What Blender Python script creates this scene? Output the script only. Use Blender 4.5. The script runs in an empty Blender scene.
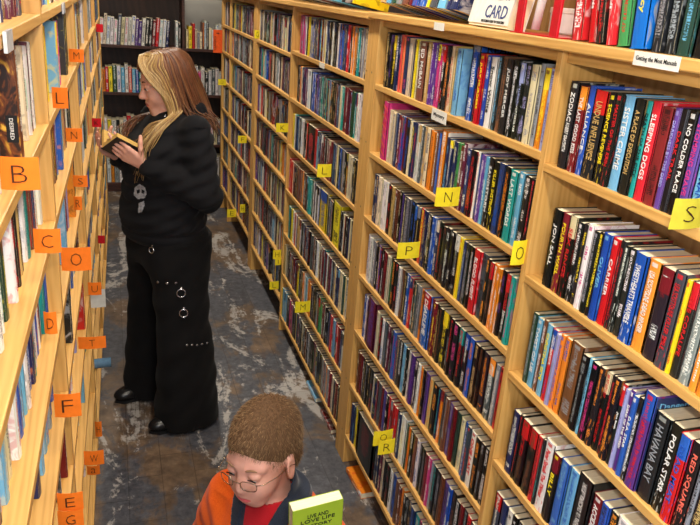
import bpy, bmesh, math, random
import numpy as np
from mathutils import Vector, Matrix
random.seed(7); rng = np.random.default_rng(5)
SC = bpy.context.scene; COL = SC.collection
PI = math.pi
CAMZ = 1.866

# ---------------------------------------------------------------- camera
yaw, pitch, roll, FPX = 0.33332969, 0.35932534, 0.08018739, 716.03
fwd = Vector((math.sin(yaw)*math.cos(pitch), math.cos(yaw)*math.cos(pitch), -math.sin(pitch)))
r0 = Vector((math.cos(yaw), -math.sin(yaw), 0)); u0 = r0.cross(fwd)
cr, sr = math.cos(roll), math.sin(roll)
rgt = cr*r0 + sr*u0; upv = -sr*r0 + cr*u0
cam = bpy.data.objects.new('camera', bpy.data.cameras.new('camera')); COL.objects.link(cam)
cam.matrix_world = Matrix(((rgt.x, upv.x, -fwd.x, 0), (rgt.y, upv.y, -fwd.y, 0), (rgt.z, upv.z, -fwd.z, CAMZ), (0, 0, 0, 1)))
cam.data.sensor_width = 36; cam.data.lens = FPX*36/700; cam.data.clip_start = .02
SC.camera = cam
CAMP = Vector((0, 0, CAMZ))
def view_ray(x, y): return ((x-350)/FPX*rgt - (y-262.5)/FPX*upv + fwd).normalized()
def project(P):
    v = Vector(P)-CAMP; d = v.dot(fwd)
    return 350+FPX*v.dot(rgt)/d, 262.5-FPX*v.dot(upv)/d, d

# ---------------------------------------------------------------- materials
def srgb(r, g, b):
    f = lambda c: (c/255/12.92) if c/255 <= .04045 else ((c/255+.055)/1.055)**2.4
    return (f(r), f(g), f(b), 1)
class NT:
    def __init__(s, name):
        s.m = bpy.data.materials.new(name); s.m.use_nodes = True; s.t = s.m.node_tree; s.n = s.t.nodes
        s.b = s.n['Principled BSDF']
    def new(s, typ, **kw):
        n = s.n.new(typ)
        for k, v in kw.items(): setattr(n, k, v)
        return n
    def link(s, a, b): s.t.links.new(a, b)
    def val(s, sock, v):
        if hasattr(v, 'bl_idname') or hasattr(v, 'links'): s.link(v, sock)
        else: sock.default_value = v
    def math(s, op, a, b=0.0, c=None):
        n = s.new('ShaderNodeMath', operation=op); s.val(n.inputs[0], a); s.val(n.inputs[1], b)
        if c is not None: s.val(n.inputs[2], c)
        return n.outputs[0]
    def mix(s, f, a, b):
        n = s.new('ShaderNodeMix', data_type='RGBA'); s.val(n.inputs[0], f); s.val(n.inputs[6], a); s.val(n.inputs[7], b)
        return n.outputs[2]
    def noise(s, vec, scale, detail=3, rough=.5, dist=0):
        n = s.new('ShaderNodeTexNoise'); n.inputs['Scale'].default_value = scale; n.inputs['Detail'].default_value = detail
        n.inputs['Roughness'].default_value = rough; n.inputs['Distortion'].default_value = dist
        if vec is not None: s.link(vec, n.inputs['Vector'])
        return n.outputs['Fac']
    def ramp(s, f, *stops):
        n = s.new('ShaderNodeValToRGB'); e = n.color_ramp.elements
        while len(e) < len(stops): e.new(.5)
        for i, (p, c) in enumerate(stops): e[i].position = p; e[i].color = c
        s.link(f, n.inputs[0]); return n.outputs[0]
    def coords(s, kind='Object', scale=(1, 1, 1), rot=(0, 0, 0)):
        c = s.new('ShaderNodeTexCoord'); m = s.new('ShaderNodeMapping')
        m.inputs['Scale'].default_value = scale; m.inputs['Rotation'].default_value = rot
        s.link(c.outputs[kind], m.inputs['Vector']); return m.outputs['Vector']
    def bump(s, h, strength=.3, dist=.002):
        n = s.new('ShaderNodeBump'); n.inputs['Strength'].default_value = strength; n.inputs['Distance'].default_value = dist
        s.link(h, n.inputs['Height']); s.link(n.outputs[0], s.b.inputs['Normal'])
    def base(s, c, rough=.6, spec=.5, metal=0):
        s.val(s.b.inputs['Base Color'], c); s.b.inputs['Roughness'].default_value = rough
        s.b.inputs['Specular IOR Level'].default_value = spec; s.b.inputs['Metallic'].default_value = metal
        return s.m
def plain(name, c, rough=.6, spec=.4, metal=0, var=.06, scale=60):
    t = NT(name); v = t.noise(t.coords('Object'), scale, 2)
    d = tuple(x*(1-var*2) for x in c[:3])+(1,); l = tuple(min(1, x*(1+var*2)) for x in c[:3])+(1,)
    t.base(t.ramp(v, (.3, d), (.7, l)), rough, spec, metal); return t.m
def wood(name, scale, light, mid, dark, rough=.45):
    t = NT(name); v = t.coords('Object', scale)
    n = t.noise(v, 1.0, 4, .6, .6)
    w = t.new('ShaderNodeTexWave', wave_type='BANDS', bands_direction='DIAGONAL'); w.inputs['Scale'].default_value = .9
    w.inputs['Distortion'].default_value = 6; w.inputs['Detail'].default_value = 2; t.link(v, w.inputs['Vector'])
    f = t.math('ADD', t.math('MULTIPLY', n, .8), t.math('MULTIPLY', w.outputs['Fac'], .2))
    c = t.ramp(f, (.25, dark), (.5, mid), (.75, light))
    k = t.new('ShaderNodeTexVoronoi'); k.inputs['Scale'].default_value = 2.6; t.link(t.coords('Object', (1.0, 1.0, 1.0)), k.inputs['Vector'])
    kn = t.ramp(k.outputs['Distance'], (.015, (1, 1, 1, 1)), (.04, (0, 0, 0, 1)))
    c = t.mix(t.math('MULTIPLY', kn, .75), c, srgb(120, 70, 30))
    t.base(c, rough, .4); t.bump(f, .08, .001); return t.m
PL, PM, PD = srgb(226, 180, 106), srgb(216, 166, 92), srgb(196, 144, 74)
M = {}
M['pine_y'] = wood('pine_along_shelf', (55, 2.2, 55), PL, PM, PD)
M['pine_z'] = wood('pine_upright', (45, 45, 2.0), PL, PM, PD)
M['pine_back'] = wood('pine_backing', (20, 20, 1.6), srgb(186, 148, 96), srgb(166, 126, 78), srgb(142, 104, 60), .6)
M['dark_wood'] = wood('dark_stained_wood', (3, 30, 30), srgb(92, 56, 44), srgb(70, 40, 32), srgb(48, 27, 22), .45)
M['dark_panel'] = wood('dark_back_panel', (12, 12, 2), srgb(62, 40, 32), srgb(46, 30, 25), srgb(34, 22, 19), .6)
M['paper'] = None
t = NT('page_edges'); v = t.coords('Object', (30, 900, 30)); n = t.noise(v, 1.0, 2, .5)
M['paper'] = t.base(t.ramp(n, (.3, srgb(226, 212, 176)), (.7, srgb(248, 238, 210))), .9, .1)
M['wall'] = plain('painted_wall', srgb(196, 192, 184), .8, .2, 0, .02, 6)
M['ceiling'] = plain('ceiling_paint', srgb(222, 220, 214), .9, .1, 0, .02, 6)
M['metal'] = plain('steel_screw', srgb(92, 88, 84), .35, .5, 1, .05)
M['chrome'] = plain('nickel_hardware', srgb(196, 198, 204), .25, .5, 1, .03)
M['yellow_card'] = plain('yellow_card', srgb(244, 222, 44), .75, .2, 0, .03)
M['olive_card'] = plain('olive_yellow_card', srgb(196, 188, 58), .75, .2, 0, .03)
M['orange_card'] = plain('orange_card', srgb(244, 124, 34), .75, .2, 0, .03)
M['red_card'] = plain('red_card', srgb(214, 30, 44), .75, .2, 0, .03)
M['white_card'] = plain('white_label', srgb(226, 224, 216), .7, .2, 0, .03)
M['marker'] = plain('marker_ink', srgb(62, 36, 20), .7, .2, 0, .02)
M['black_ink'] = plain('black_ink', srgb(24, 24, 26), .6, .3, 0, .02)
M['red_metal'] = plain('red_painted_metal', srgb(196, 16, 34), .3, .5, 0, .04)
M['white_plastic'] = plain('white_plastic', srgb(232, 234, 232), .3, .5, 0, .02)

# floor: worn dark paint over old boards
t = NT('worn_painted_floor'); v = t.coords('Object')
big = t.noise(v, 1.15, 6, .62, .4); mid = t.noise(t.coords('Object', (1, .55, 1)), 4.2, 7, .68, .6); fine = t.noise(v, 26, 5, .7)
base = t.mix(t.ramp(fine, (.35, (0, 0, 0, 1)), (.7, (1, 1, 1, 1))), srgb(58, 59, 66), srgb(96, 97, 104))
brown = t.ramp(t.noise(v, 9, 5, .7), (.3, srgb(70, 56, 46)), (.55, srgb(112, 92, 74)), (.75, srgb(140, 118, 96)))
wear1 = t.ramp(t.math('ADD', t.math('MULTIPLY', big, .55), t.math('MULTIPLY', mid, .5)), (.51, (0, 0, 0, 1)), (.56, (1, 1, 1, 1)))
c = t.mix(wear1, base, brown)
m2 = t.noise(t.coords('Object', (1.3, .5, 1)), 3.1, 8, .72, .9)
pale = t.ramp(t.math('ADD', t.math('MULTIPLY', m2, .8), t.math('MULTIPLY', fine, .2)), (.535, (0, 0, 0, 1)), (.575, (1, 1, 1, 1)))
c = t.mix(t.math('MULTIPLY', pale, .9), c, srgb(176, 171, 166))
br = t.new('ShaderNodeTexBrick'); br.offset = .5; t.link(t.coords('Object', (1, 1, 1), (0, 0, PI/2)), br.inputs['Vector'])
br.inputs['Scale'].default_value = 1; br.inputs['Brick Width'].default_value = .26; br.inputs['Row Height'].default_value = .13
br.inputs['Mortar Size'].default_value = .0022; br.inputs['Mortar Smooth'].default_value = .4
br.inputs['Color1'].default_value = (.82, .82, .82, 1); br.inputs['Color2'].default_value = (1.1, 1.1, 1.1, 1); br.inputs['Mortar'].default_value = (.62, .6, .58, 1)
mm = t.new('ShaderNodeMix', data_type='RGBA', blend_type='MULTIPLY'); mm.inputs[0].default_value = 1
t.link(c, mm.inputs[6]); t.link(br.outputs['Color'], mm.inputs[7])
t.base(mm.outputs[2], .5, .4); t.bump(t.math('ADD', t.math('MULTIPLY', pale, -.4), br.outputs['Fac']), -.25, .002)
M['floor'] = t.m

# book covers: colours live on the mesh (base, ink, band); lettering is a procedural scribble along the spine
t = NT('printed_cover')
A = {}
for a in ('base', 'ink', 'band'):
    n = t.new('ShaderNodeAttribute', attribute_name=a, attribute_type='GEOMETRY'); A[a] = n
uvn = t.new('ShaderNodeUVMap', uv_map='UVMap'); sx = t.new('ShaderNodeSeparateXYZ'); t.link(uvn.outputs[0], sx.inputs[0])
U, V = sx.outputs[0], sx.outputs[1]; seed = A['base'].outputs['Alpha']
def wn(a, b, c):
    cb = t.new('ShaderNodeCombineXYZ'); t.val(cb.inputs[0], a); t.val(cb.inputs[1], b); t.val(cb.inputs[2], c)
    w = t.new('ShaderNodeTexWhiteNoise'); t.link(cb.outputs[0], w.inputs[0]); return w.outputs[0]
gt = lambda a, b: t.math('GREATER_THAN', a, b)
lt = lambda a, b: t.math('LESS_THAN', a, b)
mul = lambda a, b: t.math('MULTIPLY', a, b)
s17 = mul(seed, 17.0)
du = t.math('ABSOLUTE', t.math('SUBTRACT', U, .5))
nl = t.math('ADD', 30.0, t.math('FLOOR', mul(wn(s17, 3.0, 1.0), 26.0)))
vl = mul(V, nl); cell = t.math('FLOOR', vl)
glyph = gt(wn(t.math('FLOOR', mul(vl, 4.0)), t.math('FLOOR', mul(U, 7.0)), s17), .38)
glyph = mul(glyph, lt(t.math('FRACT', vl), .8))
wide = t.math('ADD', .12, mul(wn(s17, 8.0, t.math('FLOOR', mul(V, 2.6))), .17))
inband = mul(lt(du, wide), mul(gt(V, .1), lt(V, .92)))
word = gt(wn(t.math('FLOOR', t.math('ADD', mul(V, 6.5), s17)), s17, 4.0), .2)
text = mul(mul(glyph, inband), mul(word, A['ink'].outputs['Alpha']))
ext = A['band'].outputs['Alpha']
topband = gt(V, t.math('SUBTRACT', 1.0, ext)); hasart = gt(ext, .01)
art = mul(mul(gt(t.noise(uvn.outputs[0], 5.0, 3, .6), .56), lt(V, .34)), gt(wn(s17, 1.0, 7.0), .45))
c = t.mix(mul(topband, hasart), A['base'].outputs['Color'], A['band'].outputs['Color'])
c = t.mix(mul(art, .55), c, A['ink'].outputs['Color'])
second = gt(wn(s17, t.math('FLOOR', mul(V, 2.2)), 9.0), .7)
inkc = t.mix(mul(second, hasart), A['ink'].outputs['Color'], A['band'].outputs['Color'])
c = t.mix(text, c, inkc)
logo = mul(mul(lt(du, .22), mul(gt(V, .93), lt(V, .975))), gt(wn(s17, 5.0, 5.0), .4))
c = t.mix(mul(logo, .8), c, A['ink'].outputs['Color'])
oncover = gt(U, 1.5)
cb2 = t.new('ShaderNodeCombineXYZ'); t.link(U, cb2.inputs[0]); t.link(V, cb2.inputs[1]); t.link(mul(seed, 40.0), cb2.inputs[2])
cov = t.mix(t.ramp(t.noise(cb2.outputs[0], 3.2, 4, .6, 1.2), (.52, (0, 0, 0, 1)), (.6, (1, 1, 1, 1))), A['base'].outputs['Color'], A['ink'].outputs['Color'])
cov = t.mix(.45, A['base'].outputs['Color'], cov)
c = t.mix(oncover, c, cov)
t.base(c, .34, .45)
M['cover'] = t.m

# ---------------------------------------------------------------- mesh helpers
class MB:
    def __init__(s): s.v = []; s.f = []; s.m = []; s.uv = {}; s.a = []
    def add(s, vs, fs, mi=0):
        o = len(s.v); s.v += [tuple(x) for x in vs]; s.f += [tuple(i+o for i in f) for f in fs]; s.m += [mi]*len(fs); return s
    def box(s, x0, x1, y0, y1, z0, z1, mi=0):
        return s.add([(x0, y0, z0), (x1, y0, z0), (x1, y1, z0), (x0, y1, z0), (x0, y0, z1), (x1, y0, z1), (x1, y1, z1), (x0, y1, z1)],
                     [(3, 2, 1, 0), (4, 5, 6, 7), (0, 1, 5, 4), (1, 2, 6, 5), (2, 3, 7, 6), (3, 0, 4, 7)], mi)
    def tube(s, pts, r, n=8, closed=False, mi=0, flat=1.0):
        pts = [Vector(p) for p in pts]; N = len(pts); rs = r if isinstance(r, (list, tuple)) else [r]*N
        vs = []; prev = None
        for i, p in enumerate(pts):
            a = pts[(i-1) % N] if closed or i > 0 else p; b = pts[(i+1) % N] if closed or i < N-1 else p
            d = (b-a).normalized()
            if prev is None:
                ref = Vector((0, 0, 1)) if abs(d.z) < .9 else Vector((1, 0, 0)); prev = (ref - d*ref.dot(d)).normalized()
            else:
                q = prev - d*prev.dot(d)
                prev = q.normalized() if q.length > 1e-6 else prev
            w = d.cross(prev)
            for k in range(n):
                an = 2*PI*k/n; vs.append(p + rs[i]*(math.cos(an)*prev + flat*math.sin(an)*w))
        fs = []
        for i in range(N if closed else N-1):
            j = (i+1) % N
            for k in range(n): fs.append((i*n+k, i*n+(k+1) % n, j*n+(k+1) % n, j*n+k))
        if not closed: fs += [tuple(range(n-1, -1, -1)), tuple((N-1)*n+k for k in range(n))]
        return s.add(vs, fs, mi)
    def build(s, name, mats, parent=None, smooth=False, bevel=0, loc=None):
        me = bpy.data.meshes.new(name); me.from_pydata(s.v, [], s.f)
        for m in (mats if isinstance(mats, (list, tuple)) else [mats]): me.materials.append(m)
        if any(s.m): me.polygons.foreach_set('material_index', s.m)
        if smooth: me.polygons.foreach_set('use_smooth', [True]*len(me.polygons))
        me.update(); o = bpy.data.objects.new(name, me); COL.objects.link(o)
        if parent: o.parent = parent
        if loc: o.location = loc
        if bevel:
            b = o.modifiers.new('bevel', 'BEVEL'); b.width = bevel; b.segments = 2; b.limit_method = 'ANGLE'
        return o
def tag(o, label, cat, group=None, kind=None):
    if label: o['label'] = label
    if cat: o['category'] = cat
    if group: o['group'] = group
    if kind: o['kind'] = kind
    return o
def thing(name, label, cat, loc=(0, 0, 0), rz=0, group=None):
    o = bpy.data.objects.new(name, None); COL.objects.link(o); o.location = loc; o.rotation_euler = (0, 0, rz); o.empty_display_size = .05
    return tag(o, label, cat, group)
def struct(name, mb, mat):
    return tag(mb.build(name, mat), None, None, None, 'structure')
_font_cache = {}
def text_mesh(txt, off=.004):
    "flat letters, baseline at y=0, returns verts, faces, width, height"
    if (txt, off) in _font_cache: return _font_cache[(txt, off)]
    cu = bpy.data.curves.new('t', 'FONT'); cu.body = txt; cu.size = 1; cu.extrude = .012; cu.offset = off; cu.resolution_u = 2
    ob = bpy.data.objects.new('t', cu); me = bpy.data.meshes.new_from_object(ob)
    vs = [v.co.copy() for v in me.vertices]; fs = [tuple(p.vertices) for p in me.polygons]
    bpy.data.objects.remove(ob); bpy.data.curves.remove(cu); bpy.data.meshes.remove(me)
    x0 = min(v.x for v in vs); x1 = max(v.x for v in vs); y0 = min(v.y for v in vs); y1 = max(v.y for v in vs)
    vs = [Vector((v.x-x0, v.y-y0, v.z)) for v in vs]
    _font_cache[(txt, off)] = (vs, fs, x1-x0, y1-y0); return _font_cache[(txt, off)]
def text_on(mb, txt, origin, ex, ey, length, height, maxstretch=1.6, depth=.0004, mi=0, off=.004):
    "letters from origin along ex (length) and ey (height), proportionally fitted"
    vs, fs, w, h = text_mesh(txt, off); ex = Vector(ex); ey = Vector(ey); en = ex.cross(ey)
    sx_ = length/w; sy_ = height/h
    if sy_ > sx_*maxstretch: sy_ = sx_*maxstretch
    if sx_ > sy_*1.5: sx_ = sy_*1.5
    o = Vector(origin) + ex*((length-w*sx_)/2) + ey*((height-h*sy_)/2)
    mb.add([o + ex*(v.x*sx_) + ey*(v.y*sy_) + en*(v.z*depth/.012) for v in vs], fs, mi)
# ---------------------------------------------------------------- setting
XR = .87
LANG = -.0148                      # the left bookcases stand a touch out of parallel
LX = -.154
def LW(x, y, z): c, s = math.cos(LANG), math.sin(LANG); return Vector((LX+c*x-s*y, s*x+c*y, z))
struct('floor', MB().box(-3.3, 2.2, -2.6, 7.6, -.08, 0), M['floor'])
struct('ceiling', MB().box(-3.3, 2.2, -2.6, 7.6, 2.9, 2.98), M['ceiling'])
struct('wall_right', MB().box(1.3, 1.38, -2.6, 7.6, 0, 2.9), M['dark_panel'])
wl = MB(); wl.box(-3.3, -3.2, .6, 7.6, 0, 2.9); wl.box(-3.3, -3.2, -2.6, .6, 0, .6); wl.box(-3.3, -3.2, -2.6, .6, 2.6, 2.9); wl.box(-3.3, -3.2, -2.6, -2.4, .6, 2.6)
struct('wall_left', wl, M['wall'])
f2 = MB()
for a, b_, c_, d_ in ((-2.4, .6, .6, .66), (-2.4, .6, 2.54, 2.6), (-2.4, -2.34, .66, 2.54), (.54, .6, .66, 2.54), (-.93, -.87, .66, 2.54)): f2.box(-3.28, -3.22, a, b_, c_, d_)
struct('fill_window', f2, M['white_plastic'])  # unseen window, added so side light reaches the right-hand shelves
struct('wall_back', MB().box(-3.3, 2.2, 7.2, 7.28, 0, 2.9), M['wall'])
# front wall with a big shop window behind the camera
w = MB(); w.box(-3.3, 2.2, -2.6, -2.5, 0, .7); w.box(-3.3, 2.2, -2.6, -2.5, 2.5, 2.9); w.box(-3.3, -.5, -2.6, -2.5, .7, 2.5); w.box(1.25, 2.2, -2.6, -2.5, .7, 2.5)
struct('wall_front', w, M['wall'])
fr = MB(); fr.box(-.5, 1.25, -2.58, -2.52, .7, .75); fr.box(-.5, 1.25, -2.58, -2.52, 2.45, 2.5); fr.box(-.5, -.45, -2.58, -2.52, .75, 2.45); fr.box(1.2, 1.25, -2.58, -2.52, .75, 2.45); fr.box(.36, .4, -2.58, -2.52, .75, 2.45)
struct('window_1', fr, M['white_plastic'])

# ---------------------------------------------------------------- bookcases
def shelf_unit(label, name, y0, y1, mids, bays, xf=XR, depth=.132, side=.058, top=1.79, over=.025, ledge_t=.021, frame=None, header=True, mats=None):
    """front plane x=xf, books open toward -x; y0..y1 outside; mids=[(ya,yb)] middle uprights; bays=[(ya,yb,[z tops])]"""
    root = thing('bookcase', label, 'bookcase', ((xf+depth/2), (y0+y1)/2, 0) if frame is None else frame)
    ox, oy = root.location.x, root.location.y
    def bx(n, x0, x1, a, b, z0, z1, m, bev=.0015):
        return MB().box(x0-ox, x1-ox, a-oy, b-oy, z0, z1).build(n, m, root, bevel=bev)
    sides = []
    for (a, b) in ((y0, y0+side), (y1-side, y1)):
        sides.append(bx('side_panel', xf, xf+depth, a, b, 0, top, M['pine_z']))
    for a, b in mids: bx('divider', xf, xf+depth, a, b, 0, top, M['pine_z'])
    bx('back_panel', xf+depth, xf+depth+.008, y0, y1, .02, top, M['pine_back'], 0)
    for a, b, zs in bays:
        for z in zs: bx('shelf', xf, xf+depth-.001, a+.0005, b-.0005, z-.019, z, M['pine_y'], .002)
        if header: bx('header_rail', xf+.012, xf+.028, a+.0005, b-.0005, top-.024, top-.001, M['pine_y'])
    bx('top_board', xf-over, xf+depth+.06, y0, y1, top, top+ledge_t, M['pine_y'], .003)
    for i, (a, b) in enumerate(((y0, y0+side), (y1-side, y1))):
        zz = .14
        while zz < top-.05:
            sc = MB()
            sc.add([(-.0006, .0038*math.cos(k*PI/4), .0038*math.sin(k*PI/4)) for k in range(8)], [tuple(range(8))[::-1]])
            for q in range(8): sc.v[-8+q] = (xf-ox-.0006, (a+b)/2-oy+sc.v[-8+q][1]+(.012 if side > .04 else 0), zz+sc.v[-8+q][2])
            sc.build('screw_head', M['metal'], sides[i])
            zz += .245
    return root
Z0 = [1.559, 1.302, 1.055, .804, .553, .302, .06]
Z1 = [1.577, 1.338, 1.099, .865, .630, .386, .142]
Z2 = [1.574, 1.340, 1.096, .852, .603, .362, .102]
Z3 = [1.552, 1.338, 1.111, .883, .66, .43, .19]
Z4 = [1.55, 1.345, 1.115, .885, .67, .45, .21]
shelf_unit('nearest pine paperback bookcase on the right with a crowded top ledge', 'a', .16, 2.459, [(1.304, 1.323)], [(.218, 1.304, Z0), (1.323, 2.401, Z1)])
shelf_unit('middle pine paperback bookcase on the right behind the standing boy', 'b', 2.459, 4.69, [(3.674, 3.693)], [(2.517, 3.674, Z2), (3.693, 4.636, Z3)], side=.056, top=1.785)
shelf_unit('far pine paperback bookcase on the right nearest the dark back shelves', 'c', 4.69, 6.19, [(5.73, 5.749)], [(4.745, 5.73, Z4), (5.749, 6.135, Z4)], side=.055, top=1.775)
# left: one long run of three cases, deeper shelves, top compartment above eye level
ZL = [1.78, 1.561, 1.347, 1.122, .914, .70, .485, .27, .05]
def left_case(label, ya, yb, mids):
    c = LW(-.11, (ya+yb)/2, 0)
    root = thing('bookcase', label, 'bookcase', (c.x, c.y, 0), LANG)
    L = (yb-ya)/2
    def bx(n, x0, x1, a, b, z0, z1, m, bev=.0015): return MB().box(x0+.11, x1+.11, a-(ya+yb)/2, b-(ya+yb)/2, z0, z1).build(n, m, root, bevel=bev)
    ups = [ya]+mids+[yb-.02]
    for i, y in enumerate(ups): bx('side_panel' if i in (0, len(ups)-1) else 'divider', -.22, 0, y, y+.02, 0, 2.1, M['pine_z'])
    bx('back_panel', -.228, -.22, ya, yb, .02, 2.1, M['pine_back'], 0)
    for i in range(len(ups)-1):
        for z in ZL: bx('shelf', -.219, 0, ups[i]+.0205, ups[i+1]-.0005, z-.02, z, M['pine_y'], .002)
    bx('top_board', -.23, .01, ya, yb, 2.1, 2.12, M['pine_y'])
    return root
left_case('tall pine bookcase along the left wall nearest the camera', .42, 2.72, [1.63])
left_case('tall pine bookcase along the left wall beside the reading woman', 2.722, 5.84, [3.75, 4.8])
# dark case across the back
bk = thing('bookcase', 'dark brown wooden bookcase across the far end of the aisle', 'bookcase', (.45, 6.83, 0))
def bb(n, x0, x1, y0, y1, z0, z1, m, bev=.002): return MB().box(x0-.45, x1-.45, y0-6.83, y1-6.83, z0, z1).build(n, m, bk, bevel=bev)
BZ = [1.300, .900, .445, .085]
for x in (-.36, .60, 1.24): bb('upright', x, x+.022, 6.69, 6.97, 0, 1.72 if x > .5 else 1.95, M['dark_wood'])
for z in BZ: bb('shelf', -.338, .5995, 6.68, 6.965, z-.024, z, M['dark_wood']); bb('shelf', .6225, 1.2395, 6.68, 6.965, z-.024, z, M['dark_wood'])
bb('back_panel', -.36, .622, 6.97, 6.985, .03, 1.95, M['dark_panel'], 0); bb('back_panel', .622, 1.262, 6.97, 6.985, .03, 1.30, M['dark_panel'], 0)
bb('top_board', -.36, .599, 6.67, 6.985, 1.95, 1.98, M['dark_wood']); bb('top_board', .6, 1.262, 6.67, 6.985, 1.72, 1.76, M['dark_wood'])
bb('plinth', -.338, 1.239, 6.70, 6.72, 0, .06, M['dark_wood'])

# ---------------------------------------------------------------- books
CODE = dict(k=(26, 25, 27), w=(232, 230, 226), c=(224, 210, 172), r=(206, 34, 40), R=(118, 26, 36), b=(36, 84, 178), B=(34, 48, 92), s=(112, 178, 214), t=(30, 150, 148),
            g=(78, 158, 92), G=(38, 72, 56), y=(246, 222, 40), o=(238, 140, 40), n=(112, 66, 44), N=(204, 168, 104), p=(96, 58, 142), P=(206, 56, 128), l=(158, 158, 212), e=(142, 146, 152), E=(74, 78, 88), m=(96, 30, 58), S=(238, 110, 92), u=(26, 116, 212))
CN = dict(k='black', w='white', c='cream', r='red', R='dark red', b='blue', B='navy', s='pale blue', t='teal', g='green', G='dark green', y='yellow', o='orange', n='brown', N='tan', p='purple', P='magenta', l='lavender', e='grey', E='slate', m='maroon', S='salmon', u='bright blue')
def jit(c, a=12):
    k = random.uniform(-a, a); return srgb(*[min(255, max(6, x+k+random.uniform(-a/2, a/2))) for x in CODE[c]])
def book_arrays(T, H, D, simple=False):
    t = T/2; c = min(.0009, T*.08)
    out = [(D, -t), (.0035, -t), (.001, -t*.62), (0, 0), (.001, t*.62), (.0035, t), (D, t)]
    inn = [(D, t-c), (.0022, t-c), (.0022, -t+c), (D, -t+c)]
    P = out+inn; n = len(P)
    vs = [(x, y, 0) for x, y in P]+[(x, y, H) for x, y in P]
    fs = []; uv = []
    for i in range(n):
        j = (i+1) % n; f = (i, i+n, j+n, j); fs.append(f)
        if 1 <= i <= 4:
            uv.append([((P[q % n][1]+t)/T, vs[q][2]/H) for q in f])
        elif i in (0, 5): uv.append([(2+P[q % n][0]/D*.7, vs[q][2]/H) for q in f])
        else: uv.append([(-1, 0)]*4)
    # top and bottom rims as quads
    for k in (0, n):
        for a, b, c2, d in ((0, 1, 9, 10), (1, 2, 9, 9), (2, 3, 9, 9), (3, 4, 8, 9), (4, 5, 8, 8), (5, 6, 7, 8)):
            q = [a, b, c2, d]
            q2 = []
            for z in q:
                if z+k not in q2: q2.append(z+k)
            if k == 0: q2 = q2[::-1]
            fs.append(tuple(q2)); uv.append([(-1, 0)]*len(q2))
    pg = [(.0022, D-.002), (-t+c, t-c), (.002, H-.002)]
    return vs, fs, uv, pg
def set_attrs(me, uvs, cols):
    l = me.uv_layers.new(name='UVMap'); l.data.foreach_set('uv', [x for f in uvs for p in f for x in p])
    for k in ('base', 'ink', 'band'):
        a = me.attributes.new(k, 'FLOAT_COLOR', 'FACE'); a.data.foreach_set('color', [x for c in cols for x in c[k]])
def col_of(base, ink, band, ext, text):
    b = jit(base); i = jit(ink); a = jit(band) if band else b
    return dict(base=b[:3]+(random.random(),), ink=i[:3]+(text,), band=a[:3]+(ext if band else 0,))
class Book:
    __slots__ = ('pos', 'rz', 'T', 'H', 'D', 'spec', 'title', 'label', 'group', 'lean', 'tilt', 'area', 'name', 'cat', 'cols')
    def __init__(s, **k):
        s.lean = 0; s.tilt = 0; s.cols = None; s.title = None; s.label = ''; s.group = None; s.name = 'paperback'; s.cat = 'book'
        for a, b in k.items(): setattr(s, a, b)
def book_matrix(b):
    return Matrix.Translation(b.pos) @ Matrix.Rotation(b.rz, 4, 'Z') @ Matrix.Rotation(b.tilt, 4, 'Y') @ Matrix.Rotation(b.lean, 4, 'X')
def make_book(b):
    vs, fs, uv, pg = book_arrays(b.T, b.H, b.D); base, ink, band, ext = b.spec
    mb = MB().add(vs, fs); o = mb.build(b.name, M['cover']); set_attrs(o.data, uv, [COLS(b)]*len(fs))
    o.matrix_world = book_matrix(b)
    MB().box(*pg[0], *pg[1], *pg[2]).build('page_block', M['paper'], o)
    if b.title:
        parts = b.title.split('~'); tm = MB(); n = len(parts); usable = b.H*.70; z = b.H*.88
        for i, s in enumerate(parts):
            if not s: z -= usable/n; continue
            L = usable/n*.94; hh = b.T*(.42 if i == 0 else .36)
            text_on(tm, s, (-.0006, hh/2, z), (0, 0, -1), (0, -1, 0), L, hh, 2.6); z -= usable/n
        lt_ = tm.build('title', INK(ink), o); lt_['label'] = '%s title lettering' % CN[ink]
    tag(o, b.label, b.cat, b.group); return o
def COLS(b):
    if b.cols is None:
        base, ink, band, ext = b.spec; b.cols = col_of(base, ink, band, ext, 0 if b.title else 1)
    return b.cols
_ink = {}
def INK(c):
    if c not in _ink: _ink[c] = plain('lettering_'+CN[c].replace(' ', '_'), srgb(*CODE[c]), .5, .3, 0, .02)
    return _ink[c]
def stuff_books(name, books, label):
    mb = MB(); uvs = []; cols = []
    for b in books:
        vs, fs, uv, pg = book_arrays(b.T, b.H, b.D); mw = book_matrix(b)
        mb.add([mw @ Vector(v) for v in vs], fs, 0); uvs += uv; cols += [COLS(b)]*len(fs)
        q = MB().box(*pg[0], *pg[1], *pg[2]); mb.add([mw @ Vector(v) for v in q.v], q.f, 1); uvs += [[(-1, 0)]*4]*6; cols += [COLS(b)]*6
    o = mb.build(name, [M['cover'], M['paper']]); set_attrs(o.data, uvs, cols)
    return tag(o, label, 'books', None, 'stuff')
ORD = ['first', 'second', 'third', 'fourth', 'fifth', 'sixth', 'seventh', 'eighth', 'ninth', 'tenth', 'eleventh', 'twelfth', 'thirteenth', 'fourteenth', 'fifteenth', 'sixteenth', 'seventeenth', 'eighteenth', 'nineteenth']
def ordinal(n):
    if n <= 19: return ORD[n-1]
    tens = {2: 'twent', 3: 'thirt', 4: 'fort', 5: 'fift', 6: 'sixt', 7: 'sevent'}[n//10]
    return tens+'ieth' if n % 10 == 0 else tens+'y-'+ORD[n % 10-1]
ROWN = ['top', 'second', 'third', 'fourth', 'fifth', 'sixth', 'lowest']
PALK = 'kkkkkkkkkwwccrRRbBBBsteeennNpEEEmoyG'
PALI = 'wwwwwccryoNNseek'
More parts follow.
